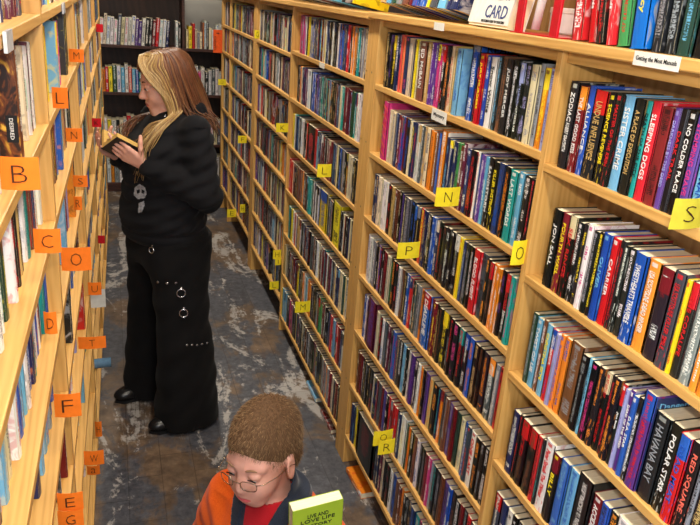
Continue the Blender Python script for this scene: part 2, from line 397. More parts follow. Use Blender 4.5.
def rnd_spec():
    base = random.choice(PALK); ink = random.choice(PALI)
    while ink == base or (base in 'wcyNs' and ink in 'wcyNsk' and random.random() < .5): ink = random.choice('krbBRwk')
    if ink == base: ink = 'k' if base != 'k' else 'w'
    band = random.choice(PALK) if random.random() < .28 else None
    return base, ink, band, random.choice((.12, .2, .3))
ROWS = {
 'R0.0': (1.559, 1.27, "32 k/w|ZODIAC~ROBERT GRAYSMITH;27 R/w/o|THE LAST GOOD KISS;23 b/w/b|ALLIANCE;43 k/N/r|UNDUE INFLUENCE;22 k/y|SCIENCE REVENGE;22 k/r|MASTER OF THE RAIN;32 s/w|SISTER CRIME;27 k/N|A PLACE OF EXECUTION;15 t/k|DEATH OF THE CITY;26 r/w|SLEEPING DOGS;29 R/k*.97!k;15 p/l|DARKNESS BY THE DEED;17 k/r|DARK TRAIL;21 k/w|NO COLDER PLACE;22 p/P|STOMPING GRAVE;34 s/b|GEOFF RYMAN;19 w/b;21 k/r;22 b/w"),
 'R0.1': (1.302, 1.249, "32 k/w|JON SALL;27 R/y|FOURTH WALL;26 k/r/c|SEX RINGS;18 k/w;18 k/y;21 w/P;17 k/e;13 k/y;23 b/s|OLIVER;22 r/w|CARRIER;16 k/r;12 k/w;20 k/w;33 b/w|SWEETHEARTS TRIANGLE;33 o/w|LISA SCOTTOLINE~DEAD RINGER;34 k/w/R;28 E/r|LISA SCOTTOLINE~KILLER SMILE;10 y/r;19 k/r/r!e|THE CORALIFE;26 e/w;18 o/w;20 o/r;21 k/w;21 b/w"),
 'R0.2': (1.055, 1.259, "18 G/e;25 s/w|TWIST OF LIE;15 n/w;23 s/y|CHRISTINA SKYE;19 r/w/b;14 l/e;14 o/b;22 o/b;43 n/e*1.04;22 k/e;11 s/k;24 k/P;17 k/o;17 k/r/c;13 k/r;19 k/o;13 k/w/r|Jane Smith;9 l/p;12 p/w|DEAD OF THE WEEK;15 b/w|D.E.A. STAR;13 k/w;30 p/r/b*1.14!B|Dangerous;38 k/e|HAVANA BAY;26 k/w|POLAR STAR;25 r/b/b|DEAD MEAT;27 k/S|RED SQUARE;12 e/k;23 k/N;22 k/w;24 r/w"),
 'R0.3': (0.804, 1.263, "30 B/w;12 k/r;34 k/n/r;34 k/n/r;18 r/k;9 k/t;36 w/r*1.05|Peter Straub~The Throat;27 k/y/R|BILLY;30 b/s;34 s/b;46 k/w*1.08!k;32 R/w|ACCIDENT MAN;24 b/k;26 k/o;38 w/e*1.06;30 k/N;29 b/w;28 R/w;27 k/w;31 t/w"),
 'R0.4': (0.553, 1.276, "33 E/w/r;27 B/w;26 w/k;20 k/w;25 k/e;29 r/w;28 k/w;32 b/w;31 c/k;34 k/o;33 t/w;35 k/w"),
 'R1.0': (1.577, 2.336, "55 k/N;32 k/y/y;28 B/w;45 S/r;35 B/P;34 c/e;38 B/k;19 c/e;55 n/w|ED McBAIN;30 N/c;37 p/w;40 P/k/y;47 k/w/r;23 c/r;20 N/c;35 s/b;46 e/b*1.19!b|READ;35 b/w;17 k/r;28 r/y|JURY MURDERS;25 b/w;34 w/k|Snow White;19 k/s;27 n/k;32 k/w|JUDY MERCER;26 k/w;21 k/w/l;29 k/l;31 c/e;20 e/k;27 o/n/y;20 l/p"),
 'R1.1': (1.338, 2.324, "21 c/n;46 P/r*1.12!P;35 c/w;29 c/e;28 B/e;46 R/w;23 R/k;30 k/b;13 c/n;38 B/y;41 w/g;37 E/w;29 c/B;34 o/n;39 n/w;37 o/w*1.09!w;69 B/s;39 g/k;19 m/w*1.05;25 B/w;30 k/r;12 w/r;17 B/b;17 p/w;17 s/w;25 k/w|SANDSTORM;29 k/y|KILLER INSTINCT;29 B/b;26 k/o;36 t/w|LAST WORDS;26 s/w;28 k/w;16 k/r;13 k/g;26 k/P*1.1;21 k/e"),
 'R1.2': (1.099, 2.341, "46 B/w;45 c/k;47 w/k;35 k/r;49 N/k;38 n/k;46 B/p;36 E/e;35 k/b;45 k/s/b;53 r/y;39 k/w;45 b/w;25 k/r;29 k/n;25 k/w;27 k/w;33 k/e/w;37 y/o;25 k/e;26 k/w;36 r/w|BLOOD FLIGHT;29 E/k;17 k/o;22 k/n/r;38 o/w;21 k/p;26 k/w/r;20 t/P;24 k/o;24 k/w"),
 'R1.3': (0.865, 2.356, "58 w/b;34 e/w;44 k/w;43 k/r;31 R/k;31 c/e;50 k/g;29 k/r;74 w/b;44 b/w;38 k/w;30 e/k;25 o/n;56 b/w/r|DEADLINE;61 R/k;22 k/n;36 k/y/y;39 k/e;36 k/P;31 k/r/t;27 k/w/b;31 b/o;28 k/N;20 k/n;29 k/o;34 E/w/o;22 e/w;21 r/k;21 w/k;26 k/w"),
 'R1.4': (0.63, 2.344, "25 b/w;42 w/b;87 m/p*1.13;33 c/w;54 k/r;57 E/e;45 k/e;39 E/P;28 k/w;28 s/b;18 k/w;24 w/e;29 p/B;31 k/w;20 w/k;38 o/r;27 p/k;30 N/o;32 k/o;37 B/t;22 E/k;21 n/e;28 p/e;21 R/k;25 G/k;28 c/e;38 b/w;31 w/r|ONE LAST;27 k/o;21 k/e;23 k/w;28 k/b"),
 'R1.5': (0.386, 2.359, "39 n/c;26 R/k;38 k/w;49 k/e;36 k/r;58 w/e;33 E/k;22 R/k;32 p/b;21 k/w;41 r/k;40 r/k;39 k/e;47 w/c*1.05;37 G/e;27 k/w;26 n/k;43 w/b;25 k/e;25 R/k;40 P/w;23 k/t;30 k/e;22 n/k;29 p/k;21 b/w;28 k/n;27 k/w;20 R/k;26 k/e;26 r/k;25 k/w;25 n/k;24 k/e;23 E/w;23 k/b;28 c/e;33 k/w"),
 'R1.6': (0.142, 2.366, "41 B/k;27 y/k;26 k/n;186 k/R*1.1;80 B/e;44 c/e;32 k/R;31 w/k;31 b/k;50 n/k;48 o/k;37 k/e;36 B/b;35 t/w;43 P/k;33 k/w;32 k/b;32 e/w;38 k/r;37 B/w;36 k/n;35 R/w;41 k/e;33 c/k;32 k/w;37 g/k;36 k/w;41 B/w"),
 'R2.0': (1.574, 3.544, "101 P/m;58 w/k;75 y/r;72 b/y;52 k/w;51 s/b;65 c/s;63 B/w;90 k/e;43 w/k;42 R/w;55 k/e;53 r/w;64 o/w;37 k/N;48 k/w;47 c/n;78 k/e"),
 'R2.1': (1.34, 3.558, "64 k/e;41 o/b;100 B/w;76 w/b;73 b/w;71 k/P;85 E/w;81 k/y;77 k/o;59 k/w;57 c/N;55 R/k;54 m/k;52 G/k;62 w/r/r;48 k/e"),
 'R2.2': (1.096, 3.597, "89 y/o;65 B/s;83 w/b;60 k/w;133 k/r*1.02;54 r/k;70 k/e;84 k/w;80 R/w;62 E/k;45 c/y;58 b/w;56 k/w;54 c/e;52 k/w;63 k/e"),
 'R2.3': (0.852, 3.641, "94 r/w;90 R/w;65 n/o;84 o/k;61 k/w;97 t/w;128 w/k;120 y/b/b*1.05;97 k/e;107 y/k*1.08;58 k/w;42 k/r;41 B/k;53 k/w"),
 'R2.4': (0.603, 3.616, "96 t/B;115 w/k;88 N/w;84 k/e;81 B/w;77 E/k;74 m/w;72 c/e;69 R/w;67 w/b;64 e/w;77 c/y;88 c/k;70 w/k"),
 'R2.5': (0.362, 3.67, "102 N/k;97 k/e;93 R/k;67 m/k;87 k/w;83 w/R;60 o/k;78 k/b;75 k/e;107 g/k/r;68 k/w;65 n/k;79 s/e;75 R/n"),
 'R2.6': (0.102, 3.7, "133 s/e;76 k/R;74 P/k;94 k/e;90 E/b;87 k/w;83 n/w;80 k/w;77 m/g;92 k/e;105 e/w;83 R/w;79 k/e"),
}
BAYN = {'R0': 'nearest right bay', 'R1': 'second right bay', 'R2': 'third right bay'}
BAYEND = {'R0': .222, 'R1': 1.326, 'R2': 2.52}
right = []; PLATES = {}
def row_books(key, z, y, spec):
    bay, r = key.split('.'); r = int(r); n = 0; end = BAYEND[bay]
    def put(th, sp, hs, title, plate=None):
        nonlocal y, n
        T = th-.0006
        if y-th < end: return False
        n += 1
        H = random.choice((.172, .173, .174, .176))*hs*random.uniform(.985, 1.01) if hs == 1 else .174*hs
        D = .106 if hs < 1.06 else .112
        lab = None
        size = 'thick ' if T > .036 else ('slim ' if T < .019 else '')
        where = '%s shelf, %s' % (ROWN[r], BAYN[bay])
        if title and len(title.split()) <= 4: lab = '%s paperback titled %s, %s' % (CN[sp[0]], title.replace('~', ' ').title(), where)
        else: lab = '%s%s paperback with %s lettering, %s from left, %s' % (size, CN[sp[0]], CN[sp[1]], ordinal(n), where)
        right.append(Book(pos=Vector((.8765+random.uniform(-.002, .004)-(.003 if hs > 1.05 else 0), y-th/2, z+.0003)), rz=0, T=T, H=min(H, .207), D=D, spec=sp, title=title, label=lab,
                          group='paperbacks on the %s shelf of the %s' % (ROWN[r], BAYN[bay])))
        if H > .1975 and hs > 1.17: right[-1].pos.x += .0265; right[-1].D = .0965
        if plate: PLATES[id(right[-1])] = (plate, right[-1])
        y -= th; return True
    for e in spec.split(';'):
        th, rest = e.split(' ', 1); th = int(th)/1000; title = None; hs = 1; plate = None
        if '|' in rest: rest, title = rest.split('|')
        if '!' in rest: rest, plate = rest.split('!')
        if '*' in rest: rest, h = rest.split('*'); hs = float(h)
        cs = rest.split('/'); band = cs[2] if len(cs) > 2 else None
        sp = (cs[0], cs[1], band, .26 if band else 0)
        k = 1
        if not title and hs == 1 and not plate and th > .036: k = max(2, round(th/.023))
        for q in range(k):
            if q == 0: ok = put(th/k, sp, hs, title if not plate or plate in 'e' else None, plate)
            else:
                s2 = rnd_spec(); ok = put(th/k, (cs[0] if random.random() < .3 else s2[0], s2[1] if s2[1] != cs[0] else 'e', s2[2], s2[3]), 1, None)
            if not ok: return
    while y > end+.03:
        if not put(random.uniform(.017, .033), rnd_spec(), 1, None): return
for k, (z, y, s) in ROWS.items(): row_books(k, z, y, s)
# lower rows of the nearest bay run below the frame edge; far bays
def fill_row(ya, yb, z, stand=None, xs=.884, gap=.15):
    out = []; y = yb-.004
    while y > ya+.03:
        th = random.uniform(.015, .034)
        if random.random() < gap*.1: y -= random.uniform(.02, .07)
        if y-th < ya+.002: break
        out.append(Book(pos=Vector((xs+random.uniform(-.002, .006), y-th/2, z+.0003)), rz=0, T=th-.0006, H=random.uniform(.166, .178), D=.106, spec=rnd_spec())); y -= th
    return out
farb = []
for z in Z0[5:]: farb += fill_row(.222, 1.302, z)
for z in Z3: farb += fill_row(3.695, 4.634, z)
for z in Z4: farb += fill_row(4.747, 5.728, z); farb += fill_row(5.751, 6.133, z)
def area(b):
    mw = book_matrix(b); pts = [project(mw @ Vector(p)) for p in ((0, -b.T/2, 0), (0, b.T/2, 0), (0, b.T/2, b.H), (0, -b.T/2, b.H))]
    cx = [min(700, max(0, p[0])) for p in pts]; cy = [min(525, max(0, p[1])) for p in pts]
    return abs(sum(cx[i]*cy[(i+1) % 4]-cx[(i+1) % 4]*cy[i] for i in range(4)))/2
for b in right+farb: b.area = area(b)
inview = [b for b in right if b.area > 1]
inview.sort(key=lambda b: -b.area)
solo = set(id(b) for b in inview[:300])
for b in right:
    if id(b) in solo:
        o = make_book(b)
        if id(b) in PLATES:
            c_ = PLATES[id(b)][0]; f_ = -b.T/2
            pnl = MB().box(.004, b.D-.001, f_-.0006, f_, .004, b.H-.004).build('front_cover', plain('cover_art_'+CN[c_], srgb(*CODE[c_]), .35, .45, 0, .03), o)
            if c_ == 'b':
                m_ = MB(); m_.box(.01, b.D-.006, f_-.0009, f_-.0006, b.H-.016, b.H-.012); m_.box(.01, b.D-.006, f_-.0009, f_-.0006, b.H-.042, b.H-.040); text_on(m_, 'READ', (.02, f_-.001, b.H-.037), (1, 0, 0), (0, 0, 1), .08, .018, 2); m_.build('cover_lettering', INK('k'), pnl)
            if c_ == 'B':
                m_ = MB(); text_on(m_, 'Dangerous', (.012, f_-.001, b.H-.032), (1, 0, 0), (0, 0, 1), .09, .018, 2); m_.build('cover_lettering', INK('s'), pnl)
            if c_ == 'k' and b.spec[0] == 'R':
                m_ = MB()
                for q in range(5): m_.add([(.03+q*.012, f_-.0009, .06+q*.012), (.036+q*.012, f_-.0009, .06+q*.012), (.076+q*.006, f_-.0009, .15), (.068+q*.006, f_-.0009, .15)], [(0, 1, 2, 3)])
                m_.build('cover_stripes', INK('r'), pnl)
            if c_ == 'P':
                m_ = MB()
                for q in range(6): m_.add([(-.0004, -b.T/2+.001, .012+q*.03), (-.0004, b.T/2-.001, .030+q*.03), (-.0004, b.T/2-.001, .036+q*.03), (-.0004, -b.T/2+.001, .018+q*.03)], [(0, 3, 2, 1)])
                m_.build('spine_stripes', INK('S'), o)
stuff_books('paperback_rows', [b for b in right+farb if id(b) not in solo], 'rows of smaller paperbacks filling the lower and far right shelves')

# books on the left: larger softcovers, spines out toward +x, standing a little way back from the edge
LB = []; LSOLO = []
def left_book(y, z, T, H, D, spec, set_back, title=None, label=None, lean=0, solo=False, group=None):
    p = LW(-set_back, y, z+.0004)
    b = Book(pos=p, rz=PI+LANG, T=T, H=H, D=D, spec=spec, title=title, lean=lean, name='softcover_book', label=label, group=group)
    (LSOLO if solo else LB).append(b); return b
LBAYS = [(.44, 1.628), (1.652, 2.716), (2.744, 3.746), (3.772, 4.796), (4.822, 5.818)]
LROW = {1.78: 'ledge level', 1.561: 'upper', 1.347: 'middle'}
LPAL = 'kkwwwwcBbbsstRmneEEyNoGl'
# books picked out in the photograph (y, T, H, D, spec, set back, label)
SPEC = {
 (0, 1.561): [(1.60, .014, .165, .13, ('t', 'w', None, 0), .022, 'slim teal softcover against the post, on the left shelf under the silver tag'),
              (1.575, .016, .168, .13, ('w', 'R', None, 0), .020, 'slim white softcover second from the post, on the left shelf under the silver tag'),
              (1.545, .014, .17, .13, ('m', 'w', None, 0), .021, 'slim maroon softcover third from the post, on the left shelf under the silver tag'),
              (1.51, .018, .166, .13, ('w', 'g', None, 0), .019, 'white softcover with green lettering, left shelf under the silver tag'),
              (1.46, .02, .17, .13, ('c', 'k', None, 0), .020, 'cream softcover beside the flame-patterned book, left shelf under the silver tag'),
              (1.31, .034, .183, .15, ('FLAME', 'w', None, 0), .012, 'tall brown and yellow flame-patterned softcover jutting from the upper left shelf'),
              (1.12, .016, .150, .14, ('B', 'w', None, 0), .020, 'navy softcover in front of the flame-patterned book, upper left shelf'),
              (1.09, .02, .155, .14, ('w', 'B', None, 0), .018, 'white softcover in front of the navy one, upper left shelf')],
 (1, 1.561): [(2.46, .05, .190, .15, ('k', 'y', None, 0), .012, 'big black book with a cream sticker on the second left bay, upper shelf'),
              (2.22, .016, .172, .15, ('P', 'w', None, 0), .016, 'slim magenta book beside the big black one, second left bay'),
              (2.08, .034, .178, .16, ('s', 'y', 'y', .45), .008, 'light blue and yellow patterned softcover, second left bay above card L')],
 (0, .914): [(1.25, .034, .186, .15, ('BARB', 'k', None, 0), .026, 'dark blue softcover showing a white barcode, left shelf below card D')],
 (0, .70): [(1.50, .024, .188, .14, ('BARK', 'w', None, 0), .018, 'black softcover showing a small barcode, low left shelf'),
            (1.585, .014, .18, .14, ('R', 'w', None, 0), .010, 'dark red softcover behind the black barcode book, low left shelf')],
 (1, 1.347): [(2.10, .02, .175, .13, ('b', 'o', None, 0), .014, 'blue softcover in the second left bay behind card N')],
 (1, 1.122): [(1.95, .02, .188, .14, ('s', 'w', None, 0), .006, 'pale blue softcover in the second left bay between cards C and O'),
              (2.38, .03, .186, .14, ('o', 'k', None, 0), .008, 'orange softcover beside card R in the second left bay')],
 (1, .914): [(1.90, .035, .186, .14, ('k', 'w', None, 0), .003, 'thick black softcover below the card marked O, second left bay')],
 (1, .70): [(2.42, .034, .186, .14, ('r', 'w', None, 0), .003, 'red softcover standing above card T, second left bay')],
 (1, .485): [(2.28, .014, .19, .13, ('s', 'e', None, 0), .010, 'pale blue tall softcover above card F, second left bay')],
 (1, .27): [(2.16, .016, .19, .15, ('w', 'k', None, 0), .014, 'white softcover with a grey photograph cover beside card F')],
 (2, 1.561): [(3.6, .03, .19, .15, ('w', 'b', None, 0), .012, 'white softcover behind card M in the third left bay')],
}
GAPS = {(0, .914): [(.98, 1.235)], (0, .70): [(1.2, 1.49)], (1, 1.122): [(1.82, 1.945), (2.27, 2.37)], (1, .914): [(1.76, 1.89)], (1, .70): [(2.27, 2.41)], (1, .485): [(2.15, 2.28)], (1, .27): [(1.96, 2.155)], (2, 1.561): [(3.45, 3.59)], (0, 1.561): [(1.13, 1.30)], (1, 1.561): [(1.95, 2.07), (2.24, 2.43)]}
for bi, (ya, yb) in enumerate(LBAYS):
    for z in ZL:
        sp = SPEC.get((bi, z), []); taken = ([(2.84, 2.96)] if (bi, z) == (2, .27) else [(3.03, 3.07)] if (bi, z) == (2, .485) else [])+GAPS.get((bi, z), [])+[(y-T/2-.002, y+T/2+.002) for (y, T, *_x) in sp]
        for (y, T, H, D, s, sb, lab) in sp: left_book(y, z, T, H, D, s, sb, None, lab, 0, True)
        y = yb-.003; n = 0
        while y > ya+.03:
            th = random.uniform(.012, .032)
            c = y-th/2
            hit = [t for t in taken if not (y < t[0] or y-th > t[1])]
            if hit: y = min(t[0] for t in hit)-.001; continue
            if y-th < ya+.002: break
            n += 1
            s = (random.choice(LPAL), random.choice('wkcrByo'), random.choice(LPAL) if random.random() < .3 else None, .25)
            if s[0] == s[1]: s = (s[0], 'e', s[2], s[3])
            sb = (.032, .030, .024, .022, .014)[bi]+random.uniform(-.008, .006)
            H = min(.187, random.choice((.172, .176, .18, .19)))
            b = left_book(c, z, th-.0008, H, .13, s, sb)
            y -= th+random.choice((0, 0, 0, .001))
for b in LSOLO: b.area = 0
# the flame and barcode covers get their own printed plates on the cover that faces down the aisle
def cover_plate(b, kind):
    base = {'FLAME': 'n', 'BARB': 'B', 'BARK': 'k'}[kind]; b.spec = (base,)+b.spec[1:]
    o = make_book(b)
    if kind == 'FLAME':
        t = NT('flame_print'); v = t.coords('Object', (38, 38, 20)); f = t.noise(v, 1, 3, .5, 1.8)
        m = t.base(t.ramp(f, (.42, srgb(40, 20, 14)), (.53, srgb(120, 62, 24)), (.64, srgb(226, 176, 64))), .4, .4)
        p = MB().box(.002, b.D-.001, b.T/2, b.T/2+.0006, .002, b.H-.002).build('flame_print', m, o)
        q = MB().box(.004, .022, b.T/2+.0006, b.T/2+.001, .03, .075); q.build('black_label', M['black_ink'], o)
        tm = MB(); text_on(tm, 'DESIRED', (.0165, b.T/2+.0012, .07), (0, 0, -1), (-1, 0, 0), .035, .006); tm.build('title', INK('w'), o)
    else:
        m = plain('cover_'+kind.lower(), srgb(*CODE[base]), .35, .45)
        bc = MB().box(.014, .05, b.T/2, b.T/2+.0005, .008, .034); bc.build('barcode_panel', M['white_card'], o)
        br_ = MB(); x = .018
        while x < .046:
            w_ = random.choice((.0005, .0009, .0013)); br_.box(x, x+w_, b.T/2+.0005, b.T/2+.0007, .013, .03); x += w_+random.choice((.0006, .0011))
        br_.build('barcode', M['black_ink'], o)
    return o
for b in LSOLO:
    if b.spec[0] in ('FLAME', 'BARB', 'BARK'): cover_plate(b, b.spec[0])
    else: make_book(b)
# of the plain left books keep those nearest the lens as things, the rest as one row object
near = [b for b in LB if .95 < b.pos.y < 1.63 and 1.1 < b.pos.z < 1.7]
near.sort(key=lambda b: (-b.pos.z, -b.pos.y)); cnt = {}
for b in near:
    z = round(b.pos.z, 2); cnt[z] = cnt.get(z, 0)+1
    nm = {1.56: 'upper', 1.35: 'middle', 1.12: 'third'}[z]
    b.label = '%s softcover, %s from the post, %s shelf of nearest left bay' % (CN[b.spec[0]], ordinal(cnt[z]), nm); b.group = 'softcovers on the nearest left shelves'
    make_book(b)
ns = set(id(b) for b in near)
stuff_books('softcover_rows', [b for b in LB if id(b) not in ns], 'rows of softcover books filling the long left shelves')

# books on the dark case at the back
back = []
def back_row(z, items, row):
    n = 0
    x = None
    for it in items.split(';'):
        a = it.split(); xx, w, h = float(a[0]), float(a[1]), float(a[2]); c = a[3].split('/'); lean = math.radians(float(a[4])) if len(a) > 4 else 0
        n += 1
        b = Book(pos=Vector((xx, 6.70+random.uniform(0, .01), z+.0004)), rz=PI/2, T=w, H=h, D=.17, spec=(c[0], c[1], c[2] if len(c) > 2 else None, .2 if len(c) > 2 else 0), lean=lean, name='hardback_book',
                 label='%s book on the dark back case, %s shelf, %s from the left' % (CN[c[0]], row, ordinal(n)), group='books on the %s shelf of the dark case' % row)
        if lean: b.pos.z += abs(math.sin(lean))*w/2
        make_book(b)
def gen(x0, x1, cols, hlo, hhi, wlo=.018, whi=.034, lean=0):
    out = []; x = x0
    for c in cols.split():
        w = random.uniform(wlo, whi)
        if x+w > x1: break
        out.append('%.4f %.4f %.3f %s %.1f' % (x+w/2, w-.001, random.uniform(hlo, hhi), c, lean)); x += w/math.cos(math.radians(lean)) if lean else w
    return ';'.join(out)
back_row(BZ[0], gen(-.325, .50, 'w/k w/r w/b w/k k/w w/b w/P w/k w/r c/k w/b w/k w/P E/w c/k w/r w/k w/b p/w p/w w/k k/w k/w R/w r/w w/t w/b B/w w/k', .2, .25, .026, .032, 5)+';'
         + '0.556 .022 .22 w/t;0.58 .02 .21 k/w', 'top')
back_row(BZ[0], ';'.join('%.3f %.3f %.3f %s' % q for q in ((.645, .02, .155, 'c/k'), (.672, .030, .185, 'y/k'), (.70, .022, .21, 'r/k'), (.722, .018, .16, 'c/n'), (.743, .02, .14, 'e/k'), (.764, .02, .14, 'c/E'), (.785, .016, .225, 'n/o'), (.803, .017, .24, 'w/b'), (.822, .018, .23, 'k/w'), (.845, .026, .18, 'c/w'), (.87, .022, .165, 'w/e'), (.889, .013, .15, 'r/P'), (.908, .022, .21, 'w/b'), (.934, .026, .215, 'w/e'), (.96, .024, .21, 'w/k'), (1.0, .05, .19, 'n/N'))), 'top right-hand')
back_row(BZ[1], gen(-.325, .585, 't/w w/k w/b t/w w/k c/k c/k k/w o/k r/w y/k G/w w/b s/w w/k S/w s/w b/w t/w t/k E/w c/k w/k k/w R/w w/b e/k w/k s/k w/k', .19, .24, .026, .036), 'second')
back_row(BZ[1], gen(.63, 1.2, 's/k k/w c/k w/k P/w w/e k/w w/e E/w w/k w/e R/w w/k e/k l/k w/b k/w w/r c/k e/k', .17, .25, .022, .034), 'second right-hand')
back_row(BZ[2], gen(-.325, .585, 'w/k w/r R/w k/w R/w k/w w/k w/e y/k w/k k/w c/k w/k r/w w/b c/k k/w e/k w/k B/w w/k k/w s/w w/k', .2, .26, .028, .042), 'third')
back_row(BZ[2], gen(.63, 1.2, 'w/k k/w e/k w/k s/w k/w w/r c/k E/w w/k e/k k/w w/k c/k w/b', .2, .25, .028, .04), 'third right-hand')
back_row(BZ[3], gen(-.325, .585, 'w/k l/k w/k b/w w/k y/k e/k w/k o/k e/k w/k s/w w/k c/k P/w w/k k/w w/b e/k w/k c/k', .2, .27, .028, .044), 'lowest')
back_row(BZ[3], gen(.63, 1.2, 's/w w/k s/w e/k w/k b/w w/k k/w w/k c/k e/k w/k s/w', .2, .27, .028, .044), 'lowest right-hand')

# ---------------------------------------------------------------- letter cards and labels
def card(letter, x0, x1, y, z0, z1, mat, side, where, tilt=0, ink='marker', first_only=True):
    w, h = x1-x0, z1-z0; xa = x1 if side == 'R' else x0
    colr = {'yellow_card': 'yellow', 'olive_card': 'olive yellow', 'orange_card': 'orange', 'red_card': 'red'}[mat]
    lb = '%s paper card marked %s, %s' % (colr, letter, where) if letter else '%s paper card, %s' % (colr, where)
    o = MB(); k = 5
    s = -1 if side == 'R' else 1
    for i in range(k+1):                                     # slightly curled card, hinged at the shelf edge
        u = i/k; yy = -.004*math.sin(u*PI)-.004*u
        for zz in (z0-h*0, z1): o.v.append((s*u*w, yy, zz-z0)); o.v.append((s*u*w, yy+.0006, zz-z0))
    for i in range(k):
        a, b = i*4, (i+1)*4
        o.f += [(a, b, b+2, a+2), (a+1, a+3, b+3, b+1), (a+2, b+2, b+3, a+3), (a, a+1, b+1, b)]; o.m += [0]*4
    o.f += [(0, 2, 3, 1), (k*4, k*4+1, k*4+3, k*4+2)]; o.m += [0]*2
    ob = o.build('letter_card', M[mat], loc=(xa, y, z0)); ob.rotation_euler = (0, tilt, 0)
    tag(ob, lb, 'sign', '%s letter cards' % colr)
    if letter:
        tm = MB(); n = len(letter); cx = s*w*.5; lh = h*.52; lw = min(w*.5, h*.42)*(1 if n == 1 else 1.5)
        text_on(tm, letter, (cx-lw/2, -.0068, h*.24), (1, 0, 0), (0, 0, 1), lw, lh, 1.7, off=-.022); tm.build('letter', M[ink], ob)
    return ob
for letter, x0, y, z0, z1, where in [('S', .805, .850, 1.563, 1.612, 'nearest right bay by the photo edge'), ('N', .798, 1.665, 1.355, 1.407, 'on the second right bay, second shelf'), ('O', .832, 1.314, 1.323, 1.381, 'on the narrow post between the near right bays'),
        ('P', .796, 1.877, 1.127, 1.179, 'on the second right bay, third shelf'), ('Q', .798, 1.920, .427, .485, 'low on the second right bay'), ('R', .809, 1.895, .407, .464, 'overlapping the card marked Q'), ('L', .807, 2.848, 1.129, 1.185, 'on the third right bay, third shelf'),
        ('M', .793, 3.044, .409, .467, 'low on the third right bay'), ('K', .804, 3.670, 1.158, 1.205, 'beside the post of the middle right bookcase'), ('G', .837, 4.532, 1.562, 1.611, 'at top of the middle right bookcase'), ('F', .809, 4.893, .841, .893, 'on the far right bookcase at waist height'),
        ('H', .832, 4.886, .342, .405, 'low on the far right bookcase'), ('E', .799, 5.272, .187, .251, 'lowest on the far right bookcase'), ('H', .822, 3.706, .433, .488, 'upper of two stacked low on the middle case'), ('I', .833, 3.697, .400, .442, 'lower of two stacked low on the middle case'),
        ('L', .815, 3.732, .237, .287, 'nearest the floor on the middle right bookcase'), ('D', .804, 5.885, 1.099, 1.146, 'on the far right bookcase below the orange sign')]:
    card(letter, x0, .8695, y, z0, z1, 'olive_card' if letter == 'S' else 'yellow_card', 'R', where)
lefts = [('B', -.140, -.093, .977, 1.598, 1.641, 'nearest card at the left edge'), ('L', -.128, -.095, 1.738, 1.576, 1.622, 'left shelf below the patterned blue book'), ('M', -.119, -.077, 2.363, 1.610, 1.648, 'highest on the left bookcases'), ('N', -.124, -.082, 2.060, 1.433, 1.470, 'left shelf below card M'),
         ('C', -.136, -.093, 1.242, 1.414, 1.457, 'left shelf below card B'), ('O', -.129, -.063, 1.681, 1.207, 1.265, 'wide card beside card C on the left'), ('S', -.121, -.080, 2.208, 1.267, 1.302, 'left shelf below card N'), ('R', -.122, -.099, 2.193, 1.200, 1.242, 'left shelf right below card S'),
         ('D', -.135, -.113, 1.283, 1.241, 1.285, 'left shelf below card C'), ('U', -.115, -.068, 2.621, .737, .788, 'left shelf over the floor aisle'), ('T', -.124, -.047, 2.008, .830, .869, 'longest card on the left'), ('F', -.134, -.084, 1.331, 1.031, 1.084, 'left shelf below card D'),
         ('W', -.125, -.068, 1.951, .462, .513, 'low left shelf against the floor'), ('a', -.124, -.085, 2.03, .368, .402, 'small piece hanging under card W'), ('E', -.135, -.087, 1.255, .863, .905, 'upper of two stacked at bottom left'), ('G', -.136, -.088, 1.248, .826, .868, 'lower of two stacked at bottom left'), ('H', -.116, -.091, 2.547, .162, .231, 'narrow, standing low over the floor')]
for letter, x0, x1, y, z0, z1, where in lefts: card(letter, x0, x1, y, z0, z1, 'orange_card', 'L', where)
card('K', -.100, -.058, 3.675, 1.166, 1.209, 'red_card', 'L', 'behind the open book on the left'); card('', -.081, -.040, 4.912, 1.521, 1.569, 'red_card', 'L', 'highest red one by the back case'); card('', -.100, -.066, 3.67, .570, .613, 'red_card', 'L', 'lowest red one over the floor')
# hanging orange sign on the far right case
sg = MB().box(.795, .868, 6.12, 6.123, 1.325, 1.505).build('hanging_sign', plain('orange_sign', srgb(240, 92, 28), .6, .3), bevel=.001); tag(sg, 'bright orange vertical sign reading classics at end of far right case', 'sign')
tm = MB(); text_on(tm, 'CLASSICS', (.818, 6.1195, 1.345), (0, 0, 1), (-1, 0, 0), .11, .02, 2); tm.build('lettering', M['black_ink'], sg)
ar = MB().add([(.845, 6.119, 1.478), (.83, 6.119, 1.486), (.83, 6.119, 1.470)], [(0, 1, 2)]); ar.box(.818, .83, 6.1188, 6.1192, 1.476, 1.480); ar.build('arrow', M['black_ink'], sg)
